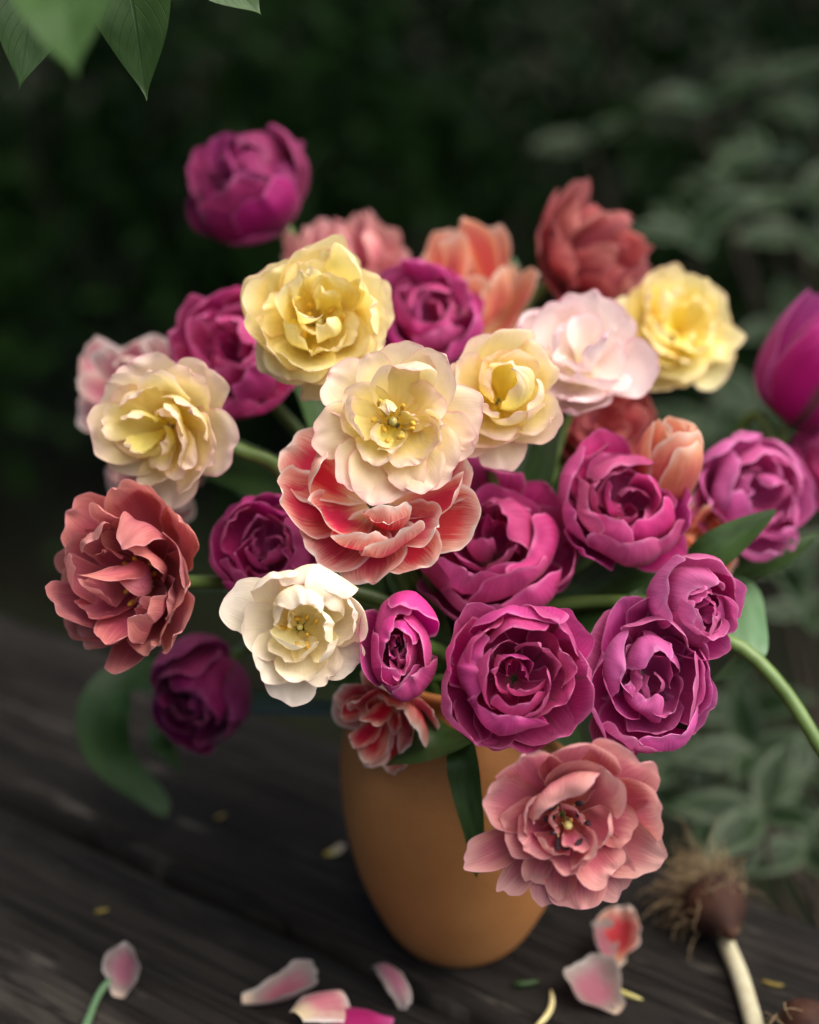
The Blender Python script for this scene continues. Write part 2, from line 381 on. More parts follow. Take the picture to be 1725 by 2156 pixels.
    X = rho * np.cos(th) - l2 * np.sin(th); Y = rho * np.sin(th) + l2 * np.cos(th)
    V = np.stack([X, Y, Z], -1).reshape(-1, 3)
    e = np.minimum((1 - np.abs(U)) * np.maximum(w[:, None], 0.15), (1 - Vv) * 1.6)
    return V, U, Vv, e

def petal_attrs(U, Vv, e, rnd, ring):
    n = U.size
    A = np.stack([U.ravel() * 0.5 + 0.5, Vv.ravel(), np.clip(e.ravel(), 0, 1), np.full(n, rnd)], 1)
    return {'pt': A, 'ring': np.full(n, ring)}

# ring: (count, dict of petal parameters); r = how far the tip reaches from the axis, 1 = bloom radius
def RINGS(kind):
    if kind == 'peony':      # full bowl packed with folded inner petals
        return [(3, dict(r=1.10, W=0.98, a0=88, am=64, at=46, kap=36, ruf=0.06)),
                (5, dict(r=0.98, W=1.36, a0=88, am=54, at=-20, kap=46, ruf=0.06, curl=8)),
                (5, dict(r=0.76, W=1.16, a0=80, am=42, at=-40, kap=46, ruf=0.08, curl=8)),
                (5, dict(r=0.52, W=0.92, a0=68, am=30, at=-40, kap=44, ruf=0.10)),
                (4, dict(r=0.30, W=0.66, a0=50, am=16, at=-36, kap=38, ruf=0.13))]
    if kind == 'open':       # wide open, stamens showing
        return [(5, dict(r=1.02, W=1.00, a0=88, am=72, at=70, kap=26, ruf=0.08, curl=-8, notch=0.03)),
                (6, dict(r=0.90, W=0.88, a0=84, am=60, at=44, kap=34, ruf=0.09)),
                (6, dict(r=0.72, W=0.72, a0=76, am=46, at=30, kap=36, ruf=0.11)),
                (6, dict(r=0.52, W=0.56, a0=66, am=34, at=20, kap=36, ruf=0.13)),
                (4, dict(r=0.30, W=0.40, a0=50, am=24, at=0, kap=34, ruf=0.15))]
    if kind == 'loose':      # open, many layered petals
        return [(6, dict(r=1.02, W=0.80, a0=88, am=66, at=56, kap=34, ruf=0.07)),
                (7, dict(r=0.94, W=0.74, a0=84, am=54, at=24, kap=38, ruf=0.09)),
                (7, dict(r=0.74, W=0.62, a0=76, am=44, at=10, kap=40, ruf=0.11)),
                (6, dict(r=0.54, W=0.50, a0=64, am=34, at=2, kap=40, ruf=0.13)),
                (5, dict(r=0.34, W=0.38, a0=50, am=24, at=0, kap=36, ruf=0.15))]
    if kind == 'cup':        # half-open cup with few petals
        return [(4, dict(r=1.04, W=0.95, a0=86, am=60, at=46, kap=38, ruf=0.07)),
                (5, dict(r=0.90, W=0.78, a0=80, am=46, at=16, kap=42, ruf=0.09)),
                (5, dict(r=0.66, W=0.62, a0=68, am=32, at=4, kap=44, ruf=0.11)),
                (4, dict(r=0.40, W=0.46, a0=50, am=20, at=0, kap=38, ruf=0.12))]
    if kind == 'rosette':    # deep bowl of broad petals
        return [(5, dict(r=1.00, W=1.15, a0=88, am=54, at=22, kap=42, ruf=0.06)),
                (5, dict(r=0.86, W=1.00, a0=82, am=40, at=2, kap=46, ruf=0.07)),
                (5, dict(r=0.62, W=0.82, a0=70, am=30, at=-8, kap=46, ruf=0.09)),
                (4, dict(r=0.38, W=0.60, a0=54, am=20, at=-16, kap=42, ruf=0.11))]
    if kind == 'bud':        # closed goblet
        return [(3, dict(L=2.05, W=1.55, a0=78, am=6, at=-22, kap=62, ruf=0.03, tipw=1.9, vm=0.45, wb=0.5)),
                (3, dict(L=1.95, W=1.40, a0=66, am=2, at=-22, kap=62, ruf=0.03, tipw=1.9, vm=0.45, wb=0.5)),
                (4, dict(L=1.60, W=0.90, a0=48, am=0, at=-15, kap=50, ruf=0.07))]
    if kind == 'egg':        # small double, nearly closed
        return [(3, dict(L=1.75, W=1.45, a0=84, am=20, at=-22, kap=55, ruf=0.05, wb=0.5)),
                (4, dict(L=1.62, W=1.25, a0=76, am=12, at=-30, kap=52, ruf=0.06)),
                (4, dict(L=1.45, W=0.98, a0=62, am=8, at=-26, kap=46, ruf=0.09)),
                (4, dict(L=1.25, W=0.74, a0=44, am=5, at=-14, kap=38, ruf=0.12)),
                (3, dict(L=1.05, W=0.52, a0=25, am=4, at=0, kap=32, ruf=0.14))]

POT_MOUTH = Vector((0, 0, 0.172))
def flower(px, py, dia, d, axis, kind, mat, label, seed, name='double_tulip', stem=None, open_=0.0, lob=0.0, hc=None,
           spin=None, over=None, extra=(), stamens=None, stem_r=0.0034, sx=1.0, sy=1.0, petals=None, leaf=0.0, wild=1.0):
    """bloom centred on pixel (px, py), dia pixels across, d metres deep, facing axis (right, up, to camera)"""
    rng = np.random.default_rng(seed)
    rad = dia / 2 / FPX * d
    Z = camdir(*axis); X = (RGT - Z * RGT.dot(Z)).normalized(); Y = Z.cross(X)
    Mx = np.array([X, Y, Z], dtype=float).T
    rings = RINGS(kind) if petals is None else []; nr = len(rings); pet = []
    sp = rng.uniform(0, 360) if spin is None else spin
    for i, (n, prm) in enumerate(rings):
        if over and i in over:
            n = over[i].get('n', n)
        off = sp + i * 180.0 / max(n, 1) * 1.13 + rng.uniform(-12, 12)
        for k in range(n):
            q = dict(prm)
            if over and i in over: q.update({a: b for a, b in over[i].items() if a != 'n'})
            inn = i / max(nr - 1, 1)
            if 'r' in q: q['r'] *= rng.uniform(0.94, 1.05)
            else: q['L'] *= rng.uniform(0.92, 1.06)
            q['W'] *= rng.uniform(0.82, 1.18)
            jj = (4 + 8 * inn) * wild
            q['a0'] += rng.normal(0, jj * 0.4); q['am'] += rng.normal(0, jj * 0.8) + open_; q['at'] += rng.normal(0, jj * 1.6) + open_ * 1.2
            if nr > 3: q['roll'] = rng.choice([0, 0, -45, 55, 25, -25]) * rng.uniform(.5, 1.2); q['asym'] = rng.normal(0, .3)
            q['lean'] = rng.normal(0, 7 + 6 * inn); q['twist'] = rng.normal(0, 5 + 8 * inn); q['spir'] = rng.choice([-1, 1, 1]); q['over_'] = rng.uniform(.03, .09); q['wrap'] = rng.uniform(.75, 1.0)
            q['kap'] *= rng.uniform(0.7, 1.2); q['ruf'] *= rng.uniform(0.8, 1.5)
            q['notch'] = q.get('notch', 0.0) + max(0, rng.normal(0, 0.03))
            q['r0'] = 0.16 * (1 - 0.8 * inn) * rng.uniform(0.85, 1.1); q['z0'] = 0.05 * i + rng.uniform(-.01, .01)
            az = off + 360.0 / n * k + rng.normal(0, 7 + 6 * inn)
            q['am'] += lob * math.cos(math.radians(az + 90)); q['at'] += lob * math.cos(math.radians(az + 90))
            V, U, Vv, e = petal(rng, **q)
            pet.append((V, U, Vv, e, az, inn))
    for (az, r_, w_, am_, at_, inn, *ex) in (petals or ()):     # petals placed one by one
        q = dict(r=r_, W=w_, a0=min(90, am_ + 30), am=am_, at=at_, kap=40, ruf=rng.uniform(.055, .10) + .05*inn, lean=rng.normal(0, 4), twist=rng.normal(0, 4), spir=rng.choice([-1, 1, 1]), over_=rng.uniform(.03, .09), wrap=rng.uniform(.75, 1.0), asym=rng.normal(0, .2),
                 notch=max(0, rng.normal(0, .03)), r0=0.15*(1-.75*inn), z0=0.16*inn, curl=4)
        if inn > .25:       # the heart is folded every which way
            q['at'] += rng.normal(0, 15); q['am'] += rng.normal(0, 6); q['lean'] = rng.normal(0, 11); q['roll'] = rng.choice([0, 0, 45, 25, -35]); az += rng.normal(0, 9)
        if ex: q.update(ex[0])
        V, U, Vv, e = petal(rng, **q); pet.append((V, U, Vv, e, az, inn))
    for (az, q) in extra:
        q = dict(q); inn = q.pop('ring', 0.0)
        base = dict(r=1.1, W=1.0, a0=84, am=66, at=60, kap=35, ruf=0.07, r0=0.15)
        base.update(q)
        V, U, Vv, e = petal(rng, **base); pet.append((V, U, Vv, e, az, inn))
    # normalise the width of the bloom
    ext = np.concatenate([np.hypot(V[:, 0], V[:, 1]) for (V, U, Vv, e, az, inn) in pet if inn < 0.35])
    s = rad / np.percentile(ext, 97) if kind in ('bud', 'egg') else rad
    zmax = np.percentile(np.concatenate([p[0][:, 2] for p in pet]), 92)
    h = (0.5 * zmax if hc is None else hc * zmax)
    base = P(px, py, d) - Z * (h * s)
    root = empty(name, base)
    tag(root, label, 'tulip', 'tulips in the bouquet')
    for (V, U, Vv, e, az, inn) in pet:
        a = math.radians(az); c_, s_ = math.cos(a), math.sin(a)
        Q = np.stack([V[:, 0]*c_ - V[:, 1]*s_, V[:, 0]*s_ + V[:, 1]*c_, V[:, 2]], 1) * s
        Q[:, 0] *= sx; Q[:, 1] *= sy
        Q = Q @ Mx.T
        o = bpy.data.objects.new('petal', mesh_np('petal', Q, grid_faces(NU, NV), PM[mat], petal_attrs(U, Vv, e, rng.uniform(), inn)))
        link(o, root)
    bn = np.array(base, dtype=float); Zn = np.array(Z, dtype=float)
    # receptacle + pistil + stamens
    if stamens:
        an, = [M[stamens]]
        V, F = tube([bn + Zn*s*t for t in (0.0, 0.12, 0.28, 0.34, 0.38)], [s*.035, s*.045, s*.038, s*.055, s*.02], 8)
        obj('pistil', V, F, M['pistil'], root)
        for k in range(9):
            a = 6.283*k/9 + rng.uniform(-.3, .3); dv = Mx @ np.array([math.cos(a), math.sin(a), 0])
            p0 = bn + dv*s*.07; p1 = bn + dv*s*rng.uniform(.13, .27) + Zn*s*rng.uniform(.20, .38)
            V, F = tube([p0, (p0+p1)/2 + dv*s*.02, p1], [s*.016, s*.013, s*.010], 6); fo = obj('stamen', V, F, M['filament'], root)
            ax = (p1-p0)/np.linalg.norm(p1-p0) + rng.normal(0, .35, 3)
            V, F = tube([p1 - ax*s*.02, p1, p1+ax*s*.07, p1+ax*s*.13, p1+ax*s*.15], [s*.01, s*.028, s*.034, s*.026, s*.008], 7)
            obj('anther', V, F, an, fo)
    # stem
    ma = rng.uniform(0, 6.28); mr = 0.030 * math.sqrt(rng.uniform(0, 1))
    dx = base - POT_MOUTH
    ma = math.atan2(dx.y, dx.x) + rng.normal(0, .5)
    p0 = POT_MOUTH + Vector((mr*math.cos(ma), mr*math.sin(ma), 0)); pin = Vector((-0.4*mr*math.cos(ma), -0.4*mr*math.sin(ma), 0.03))
    ln = (base - p0).length
    if stem is None:
        k1 = 0.42 * ln; k2 = min(0.40 * ln, 0.075)
        up = (Vector((0, 0, 1)) * 0.75 + (base - p0).normalized() * 0.35).normalized()
        body = bez(p0, p0 + up * k1, base - Z * k2, base - Z * (0.05*s), 22)
    else:
        body = catmull([p0] + [P(*q) for q in stem] + [base - Z*0.012, base - Z*(0.05*s)], 26)
    pts = np.concatenate([np.linspace(np.array(pin), np.array(p0), 4)[:-1], body])
    m = len(pts); rr = np.full(m, stem_r) * (1 + .1*np.sin(np.linspace(0, 3, m))); rr[-1] *= 0.8; rr[-2] *= 1.5; rr[-3] *= 1.15
    V, F = tube(pts, rr, 10)
    obj('stem', V, F, M['stem'], root)
    if leaf:
        nb = len(body); lf = rng.uniform(.42, .6); ii = [int(nb*lf*t) for t in (0, .35, .7, 1)]
        side = Vector((rng.normal(), rng.normal(), .2)).normalized() * .012
        q = [Vector(body[i]) + side*(j+.6)*.8 for j, i in enumerate(ii)]
        out = (q[-1] - POT_MOUTH); out.z *= .2
        q.append(q[-1] + (q[-1]-q[-2])*.7 + out.normalized()*.02 - Vector((0, 0, .012)))
        blade(q, leaf, (-FWD*.7 + Vector((rng.normal()*.4, 0, .5))), M['leaf'], root, seed=seed, wave=.04, fold=.45)
    return root

def blade(pts, width, nrm, mat, parent=None, name='leaf', fold=0.35, nv=30, nu=9, tip=1.6, base=0.35, wave=0.0, seed=0, vm=0.4, twist=0.0, acum=0.0):
    """a strap leaf along a spine; nrm = roughly where its upper face looks"""
    rng = np.random.default_rng(seed)
    S = catmull(pts, nv); T = np.gradient(S, axis=0); T /= np.linalg.norm(T, axis=1)[:, None]
    n0 = np.array(nrm, dtype=float); V = []; U_ = []; V_ = []; E_ = []
    v = np.linspace(0, 1, nv)
    w = np.where(v < vm, base + (1-base)*np.sin(np.clip(v/vm, 0, 1)*math.pi/2), np.clip(1-np.clip((v-vm)/(1-vm), 0, 1)**tip, 0, 1)**(0.8+acum))
    prev = None
    for k in range(nv):
        b = np.cross(T[k], n0); nb = np.linalg.norm(b)
        b = b/nb if nb > 0.15 else (prev if prev is not None else b/(nb+1e-9))
        if prev is not None and b.dot(prev) < 0: b = -b
        if prev is not None: b = 0.5*b+0.5*prev; b -= T[k]*b.dot(T[k]); b /= np.linalg.norm(b)
        prev = b
        n = np.cross(b, T[k])
        tw = math.radians(twist)*v[k]; bb = b*math.cos(tw)+n*math.sin(tw); nn = n*math.cos(tw)-b*math.sin(tw)
        for u in np.linspace(-1, 1, nu):
            x = u*width/2*w[k]
            z = fold*abs(x)**1.3*(width/2)**-0.3 + wave*width*math.sin(9*v[k]+2*np.sign(u)+seed)*abs(u)**2
            V.append(S[k]+bb*x+nn*z); U_.append(u); V_.append(v[k]); E_.append((1-abs(u))*max(w[k], .1))
    n = len(V); A = np.stack([np.array(U_)*.5+.5, np.array(V_), np.clip(E_, 0, 1), np.full(n, rng.uniform())], 1)
    return obj(name, np.array(V), grid_faces(nu, nv), mat, parent, {'pt': A})

# ------------------------------------------------------------------ ground
def plank_dir():
    a = onz(0, 1275, 0); b = onz(1725, 1925, 0)
    return a, b
def soil():
    s = NT('soil'); tc = s.n('TexCoord')
    f = s.noise(tc.outputs['Object'], 3, 8, 0.65); g = s.noise(tc.outputs['Object'], 40, 4)
    c = s.mix(s.rng(f, 0.35, 0.65), (0.009, 0.008, 0.005), (0.014, 0.021, 0.008))
    return s.finish(c, 0.95, 0.1, s.bump(g, 0.8, 0.02))
n = 41; gx = np.linspace(-1, 1, n); gx = np.sign(gx)*np.abs(gx)**3*150
GX, GY = np.meshgrid(gx, gx); GZ = -0.74 + 0.02*np.sin(GX*3.1+1)*np.cos(GY*2.7)*np.exp(-(GX**2+GY**2)/200)
tag(obj('ground', np.stack([GX, GY, GZ], -1).reshape(-1, 3), grid_faces(n, n), soil()), kind='structure')

# ------------------------------------------------------------------ table of weathered planks
def wood():
    s = NT('weathered_wood'); tc = s.n('TexCoord'); ob = s.n('ObjectInfo')
    sp = s.n('SeparateXYZ'); s.l(tc.outputs['Object'], sp.inputs[0])
    rx = s.math('MULTIPLY', ob.outputs['Random'], 30.0)
    v1 = s.xyz(s.math('ADD', s.math('MULTIPLY', sp.outputs[0], 2.2), rx), s.math('MULTIPLY', sp.outputs[1], 34.0), s.math('MULTIPLY', sp.outputs[2], 40.0))
    v2 = s.xyz(s.math('ADD', s.math('MULTIPLY', sp.outputs[0], 5.0), rx), s.math('MULTIPLY', sp.outputs[1], 14.0), sp.outputs[2])
    gr = s.noise(v1, 1.0, 5, 0.65, 0.6); pt = s.noise(v2, 1.0, 5, 0.6)
    sp2 = s.noise(tc.outputs['Object'], 260, 2)
    c = s.mix(s.rng(gr, 0.3, 0.72), (0.0070, 0.0061, 0.0050), (0.0185, 0.0160, 0.0132))
    c = s.mix(s.rng(pt, 0.52, 0.72), c, (0.040, 0.035, 0.029))
    c = s.mix(s.rng(pt, 0.45, 0.25), c, (0.009, 0.007, 0.005))
    c = s.mix(s.math('MULTIPLY', s.rng(sp2, 0.62, 0.75), 0.5), c, (0.012, 0.010, 0.008))
    v3 = s.xyz(s.math('ADD', s.math('MULTIPLY', sp.outputs[0], 13.0), rx), s.math('MULTIPLY', sp.outputs[1], 60.0), 0.0)
    sc = s.noise(v3, 1.0, 4, 0.55)
    c = s.mix(s.math('MULTIPLY', s.rng(sc, 0.60, 0.76), 0.8), c, (0.088, 0.078, 0.066))
    v4 = s.xyz(s.math('ADD', s.math('MULTIPLY', sp.outputs[0], 4.0), rx), s.math('MULTIPLY', sp.outputs[1], 95.0), 3.0)
    ck = s.rng(s.math('ABSOLUTE', s.math('SUBTRACT', s.noise(v4, 1.0, 3, 0.5, 0.4), 0.5)), 0.035, 0.0)
    c = s.mix(s.math('MULTIPLY', ck, 0.6), c, (0.004, 0.003, 0.002))
    h = s.math('SUBTRACT', s.math('ADD', gr, s.math('MULTIPLY', sp2, 0.3)), s.math('MULTIPLY', ck, 1.2))
    return s.finish(c, s.rng(gr, 0.2, 0.8, 0.7, 0.95), 0.14, s.bump(h, 0.9, 0.002))
M['wood'] = wood()
eA = onz(0, 1275); eB = onz(1725, 1925)
g1 = onz(104, 1722); 
pdir = (eB - eA); pdir.z = 0; pdir.normalize(); pnrm = Vector((pdir.y, -pdir.x, 0))    # towards the camera
if pnrm.y > 0: pnrm = -pnrm
PW = (g1 - eA).dot(pnrm)
table = empty('plank_table', eA + pnrm * 0.4 + pdir*0.3 + Vector((0, 0, -0.735)))
tag(table, 'dark weathered plank table carrying the clay jar and the fallen petals', 'table')
yaw = math.atan2(pdir.y, pdir.x)
rngp = np.random.default_rng(5)
def plank(off, w, th=0.042, length=2.4, shift=0.0):
    nx, ny = 90, 14
    xs = np.linspace(-length/2, length/2, nx); ys = np.linspace(-w/2, w/2, ny)
    X, Y = np.meshgrid(xs, ys)
    ph = rngp.uniform(0, 6, 6)
    ed = np.abs(Y)/(w/2)
    Yw = Y + np.sign(Y)*ed**3*(0.0025*np.sin(X*9+ph[0])+0.0016*np.sin(X*31+ph[1])+0.0009*np.sin(X*77+ph[2]))
    Zt = -0.006*ss(0.88, 1.0, ed) + 0.0012*np.sin(X*7+ph[3])*np.sin(Y*30+ph[4]) - 0.002*(1-ed**2)*0 
    top = np.stack([X, Yw, Zt], -1).reshape(-1, 3); bot = np.stack([X, Yw, np.full_like(X, -th)], -1).reshape(-1, 3)
    F = grid_faces(nx, ny).tolist(); N = len(top)
    F2 = [[i+N for i in f[::-1]] for f in F]
    sd = []
    for i in range(nx-1):
        sd.append([i+1, i, i+N, i+1+N]); a = (ny-1)*nx+i; sd.append([a, a+1, a+1+N, a+N])
    for j in range(ny-1):
        a = j*nx; sd.append([a, a+nx, a+nx+N, a+N]); b = j*nx+nx-1; sd.append([b+nx, b, b+N, b+nx+N])
    me = mesh_np('plank', np.concatenate([top, bot]), F+F2+sd, M['wood'])
    o = bpy.data.objects.new('plank', me); link(o, table)
    c = eA + pdir*(0.3+shift) + pnrm*off
    o.location = Vector((c.x, c.y, 0)) - table.location; o.rotation_euler = (0, 0, yaw)
GAP = 0.010
for k in range(5):
    plank(PW*k + PW/2, PW-GAP, shift=rngp.uniform(-.15, .15))
def box(c, sx, sy, sz, rot=0.0):
    V = np.array([(x, y, z) for x in (-1, 1) for y in (-1, 1) for z in (-1, 1)], dtype=float)*np.array([sx, sy, sz])/2
    ca, sa = math.cos(rot), math.sin(rot)
    V = np.stack([V[:, 0]*ca-V[:, 1]*sa, V[:, 0]*sa+V[:, 1]*ca, V[:, 2]], 1)+np.array(c)
    return V, [[0, 1, 3, 2], [4, 6, 7, 5], [0, 4, 5, 1], [2, 3, 7, 6], [0, 2, 6, 4], [1, 5, 7, 3]]
for sgn in (-0.9, 0.9):
    c = eA + pdir*(0.3+sgn) + pnrm*(PW*2.5)
    V, F = box((c.x, c.y, -0.0825), 0.07, PW*4.6, 0.08, yaw); obj('cross_beam', V, F, M['wood'], table, smooth=False)
    for e in (0.35, 4.65):
        c = eA + pdir*(0.3+sgn) + pnrm*(PW*e)
        V, F = box((c.x, c.y, -0.4325), 0.08, 0.08, 0.62, yaw); obj('leg', V, F, M['wood'], table, smooth=False)

# ------------------------------------------------------------------ clay jar
def clay():
    s = NT('terracotta'); tc = s.n('TexCoord')
    f = s.noise(tc.outputs['Object'], 14, 5, 0.6); g = s.noise(tc.outputs['Object'], 220, 3)
    sp = s.n('SeparateXYZ'); s.l(tc.outputs['Object'], sp.inputs[0])
    th = s.noise(s.xyz(0.0, 0.0, s.math('MULTIPLY', sp.outputs[2], 260.0)), 1.0, 2)
    c = s.mix(s.rng(f, 0.3, 0.7), (0.33, 0.132, 0.036), (0.40, 0.176, 0.054))
    c = s.mix(s.math('MULTIPLY', s.rng(g, 0.55, 0.75), 0.25), c, (0.22, 0.08, 0.024))
    return s.finish(c, 0.72, 0.3, s.bump(s.math('ADD', s.math('MULTIPLY', th, 0.7), s.math('MULTIPLY', g, 0.3)), 0.12, 0.001))
prof = [(0.0, 0.0005), (0.030, 0.0005), (0.0368, 0.003), (0.0455, 0.018), (0.0562, 0.045), (0.0630, 0.076), (0.0655, 0.103), (0.0645, 0.124), (0.0590, 0.144),
        (0.0500, 0.158), (0.0455, 0.165), (0.0445, 0.170), (0.0465, 0.176), (0.0455, 0.179), (0.0420, 0.178), (0.0400, 0.170), (0.0410, 0.163), (0.049, 0.150), (0.059, 0.12), (0.057, 0.08), (0.042, 0.03), (0.032, 0.012), (0.0, 0.010)]
pr = catmull([(a, b, 0) for a, b in prof], 70)[:, :2]; pr[:, 0] = np.maximum(pr[:, 0], 0.0); pr[:, 1] = np.maximum(pr[:, 1], 0.0005)
V, F = lathe([tuple(q) for q in pr], 72)
jar = obj('clay_jar', V, F, clay())
tag(jar, 'round-bellied orange terracotta jar holding the tulips on the table', 'jar')

# ------------------------------------------------------------------ the bouquet
FL = {}
def f(key, *a, **k): FL[key] = flower(*a, **k)
H = dict
# petals placed one by one: azimuth, reach, width, lean at the middle, lean at the tip (0 = along the axis, 90 = flat), 0 outer .. 1 heart
CREAM = [(78, 1.0, .86, 74, 70, 0), (138, 1.0, .84, 78, 84, 0), (118, .86, .5, 66, 40, .1), (186, .98, .74, 72, 66, 0), (232, .95, .72, 70, 62, 0), (258, 1.0, .82, 72, 78, .05), (288, .84, .55, 62, 74, .2, H(roll=30)),
         (318, .95, .86, 70, 60, .05), (345, 1.0, .7, 72, 60, 0), (8, 1.1, .88, 74, 74, 0), (48, .98, .86, 64, 44, .15), (300, .92, .66, 66, 70, .1),
         (97, .66, .66, 46, 30, .55), (130, .66, .60, 52, 30, .6), (62, .70, .62, 50, 6, .55, H(roll=-40)), (30, .66, .66, 56, 30, .5), (165, .62, .50, 54, 40, .6), (205, .52, .58, 44, 14, .7),
         (248, .58, .56, 50, 50, .6, H(roll=40)), (292, .60, .58, 52, 60, .6, H(roll=35)), (325, .58, .56, 50, 40, .6), (0, .60, .46, 48, -6, .5, H(asym=.9, roll=-30)),
         (215, .34, .40, 36, 10, .9), (20, .26, .28, 34, -50, .9), (100, .22, .34, 20, -70, 1.0), (275, .36, .42, 44, 20, .85)]
WHITE = [(156, 1.28, 1.0, 80, 84, 0, H(kap=24, ruf=.04)), (264, 1.22, .92, 80, 76, 0, H(kap=26, ruf=.04)), (322, 1.12, .86, 72, 66, 0), (20, .98, 1.10, 56, 8, .1), (72, 1.00, 1.35, 52, -72, .1, H(roll=-30, kap=46)), (118, .92, 1.0, 52, -40, .15),
         (190, .90, 1.05, 56, 26, .1), (228, .94, .92, 56, 34, .2), (270, .82, .95, 48, 22, .35), (302, .96, .80, 62, 40, .1), (350, .86, .85, 48, 6, .3), (48, .84, 1.0, 46, -76, .2, H(roll=-35)),
         (96, .64, .95, 40, -76, .5, H(roll=-30)), (150, .52, .70, 36, -20, .6), (245, .62, .72, 42, 10, .6), (330, .64, .60, 40, -6, .5, H(roll=-20)), (12, .52, .62, 34, -16, .6), (205, .38, .66, 30, -30, .8), (60, .40, .5, 28, -30, .8), (290, .46, .52, 34, -5, .8), (130, .25, .4, 20, -20, 1)]
SALM = [(80, .98, .92, 58, 16, 0), (44, 1.12, 1.05, 64, 36, 0), (12, 1.06, .90, 62, 34, 0), (338, 1.10, .76, 66, 56, 0), (309, 1.02, .64, 68, 62, 0), (283, 1.0, .78, 70, 66, 0), (258, 1.0, .46, 78, 84, 0, H(wrap=.3, ruf=.05)), (233, 1.10, .36, 82, 88, 0, H(wrap=.3, ruf=.05)), (204, 1.22, .48, 80, 76, 0, H(wrap=.3, ruf=.05)), (160, .96, .72, 62, 34, 0), (120, .96, .80, 58, 16, 0),
        (195, .74, .84, 60, 46, .3), (238, .80, .42, 70, 78, .2, H(wrap=.3, roll=0)), (266, .90, .36, 72, 80, .2, H(wrap=.3, roll=0)), (300, .80, .64, 56, 24, .3), (326, .84, .54, 60, 44, .3, H(roll=45)), (352, .74, .52, 56, 34, .3), (60, .80, 1.05, 48, 22, .2, H(roll=40)), (102, .56, 1.05, 42, -40, .3, H(roll=-30)),
        (148, .54, .72, 46, 4, .5), (215, .54, .62, 48, 20, .5), (10, .46, .54, 38, 4, .6), (285, .40, .58, 36, -16, .7), (335, .32, .5, 28, -30, .8), (240, .34, .46, 34, -10, .8), (60, .24, .44, 24, -10, .9), (180, .22, .44, 22, 0, .9), (300, .2, .42, 18, -20, 1)]
MAG = [(40, 1.18, .90, 74, 70, 0), (310, 1.04, 1.25, 70, 44, 0), (135, 1.04, 1.05, 64, 10, 0), (268, 1.0, 1.25, 66, 26, 0, H(roll=25)), (200, 1.0, 1.35, 58, -24, .05, H(roll=-15)), (236, .98, 1.0, 60, 0, .05), (0, .98, 1.30, 56, -16, .05), (50, .95, 1.15, 52, -34, .1), (92, .94, 1.40, 50, -46, .1), (158, .93, 1.0, 54, -20, .1),
       (180, .76, 1.10, 44, -34, .35), (138, .74, .95, 42, -44, .4), (70, .72, 1.00, 42, -44, .4), (18, .74, 1.00, 42, -24, .35, H(roll=40)), (318, .72, 1.0, 44, -30, .4), (258, .74, 1.25, 42, -46, .4),
       (205, .52, .86, 34, -36, .6), (120, .52, .86, 32, -44, .6, H(roll=50)), (35, .50, .80, 32, -36, .6), (330, .48, .80, 30, -36, .7), (268, .48, .90, 30, -44, .7),
       (70, .30, .62, 22, -30, .9), (190, .32, .6, 22, -12, .9, H(roll=30)), (310, .30, .62, 20, -36, .9), (140, .2, .5, 12, -20, 1), (10, .18, .46, 10, -10, 1)]
FLAME = [(152, 1.12, .90, 70, 44, 0), (190, 1.0, .92, 62, 14, 0), (228, 1.0, .86, 66, 44, 0), (262, .98, .90, 66, 62, 0), (300, 1.0, .72, 62, 40, 0), (340, 1.14, .86, 66, 36, 0), (20, 1.0, .8, 60, 40, 0), (60, 1.0, .8, 60, 40, 0), (100, 1.0, .8, 60, 40, 0),
         (212, .74, .74, 48, 6, .3, H(roll=20)), (250, .74, .70, 46, -30, .3, H(roll=-20)), (286, .76, .74, 44, -36, .3), (322, .80, .60, 46, -20, .3), (350, .84, .56, 50, -6, .2), (176, .74, .6, 46, -10, .3), (265, .46, .6, 32, -20, .5), (305, .5, .56, 32, -20, .5)]
def rot(lst, d, k=1.0, flip=False):
    return [((-p[0] if flip else p[0]) + d, p[1]*k) + tuple(p[2:]) for p in lst]
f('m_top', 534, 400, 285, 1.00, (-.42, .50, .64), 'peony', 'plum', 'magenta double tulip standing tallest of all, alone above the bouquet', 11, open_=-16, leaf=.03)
f('rose_back', 735, 562, 275, 1.03, (.05, .82, .42), 'loose', 'rose', 'dusty rose double tulip seen from its side behind the tall yellow one', 12, leaf=.03, open_=-8)
f('apricot_back', 985, 622, 335, 1.00, (-.05, .72, .55), 'cup', 'orange', 'apricot and pink tulip with pale petal rims between dusty rose and coral red blooms', 13, open_=-8, leaf=.03)
f('coral_back', 1243, 545, 285, 1.01, (.60, .30, .60), 'loose', 'coral', 'coral red tulip with tall back petals, rearmost above the blush white one', 14, open_=-12, leaf=.03,
  extra=[(110, H(r=1.15, W=.9, am=50, at=20)), (150, H(r=1.1, W=.8, am=50, at=20))])
f('yellow_right', 1432, 692, 290, .965, (.25, .35, .85), 'open', 'yellow', 'pale yellow ruffled tulip beside the coral red one, out of focus', 15, wild=1.4, leaf=.03)
f('blush', 1222, 748, 324, .895, (.02, .50, .78), 'rosette', 'blush', 'blush white bowl-shaped double tulip with pink petal rims', 16, hc=.5, open_=13)
f('yellow_top', 672, 672, 348, .845, (.08, .12, .98), 'open', 'yellow', 'buttery yellow double tulip full of ruffled inner petals, above the cream one', 17, open_=-12, over={0: dict(r=.98), 1: dict(n=7), 2: dict(n=7)}, stamens='anther')
f('m_mid', 893, 672, 250, .95, (.05, .45, .82), 'peony', 'magenta', 'magenta double tulip tucked between yellow and apricot blooms', 18, leaf=.03)
f('m_left', 497, 757, 305, .935, (-.25, .35, .88), 'peony', 'magenta', 'large magenta double tulip between the two yellow blooms, behind them', 19, petals=rot(MAG, 60), leaf=.032)
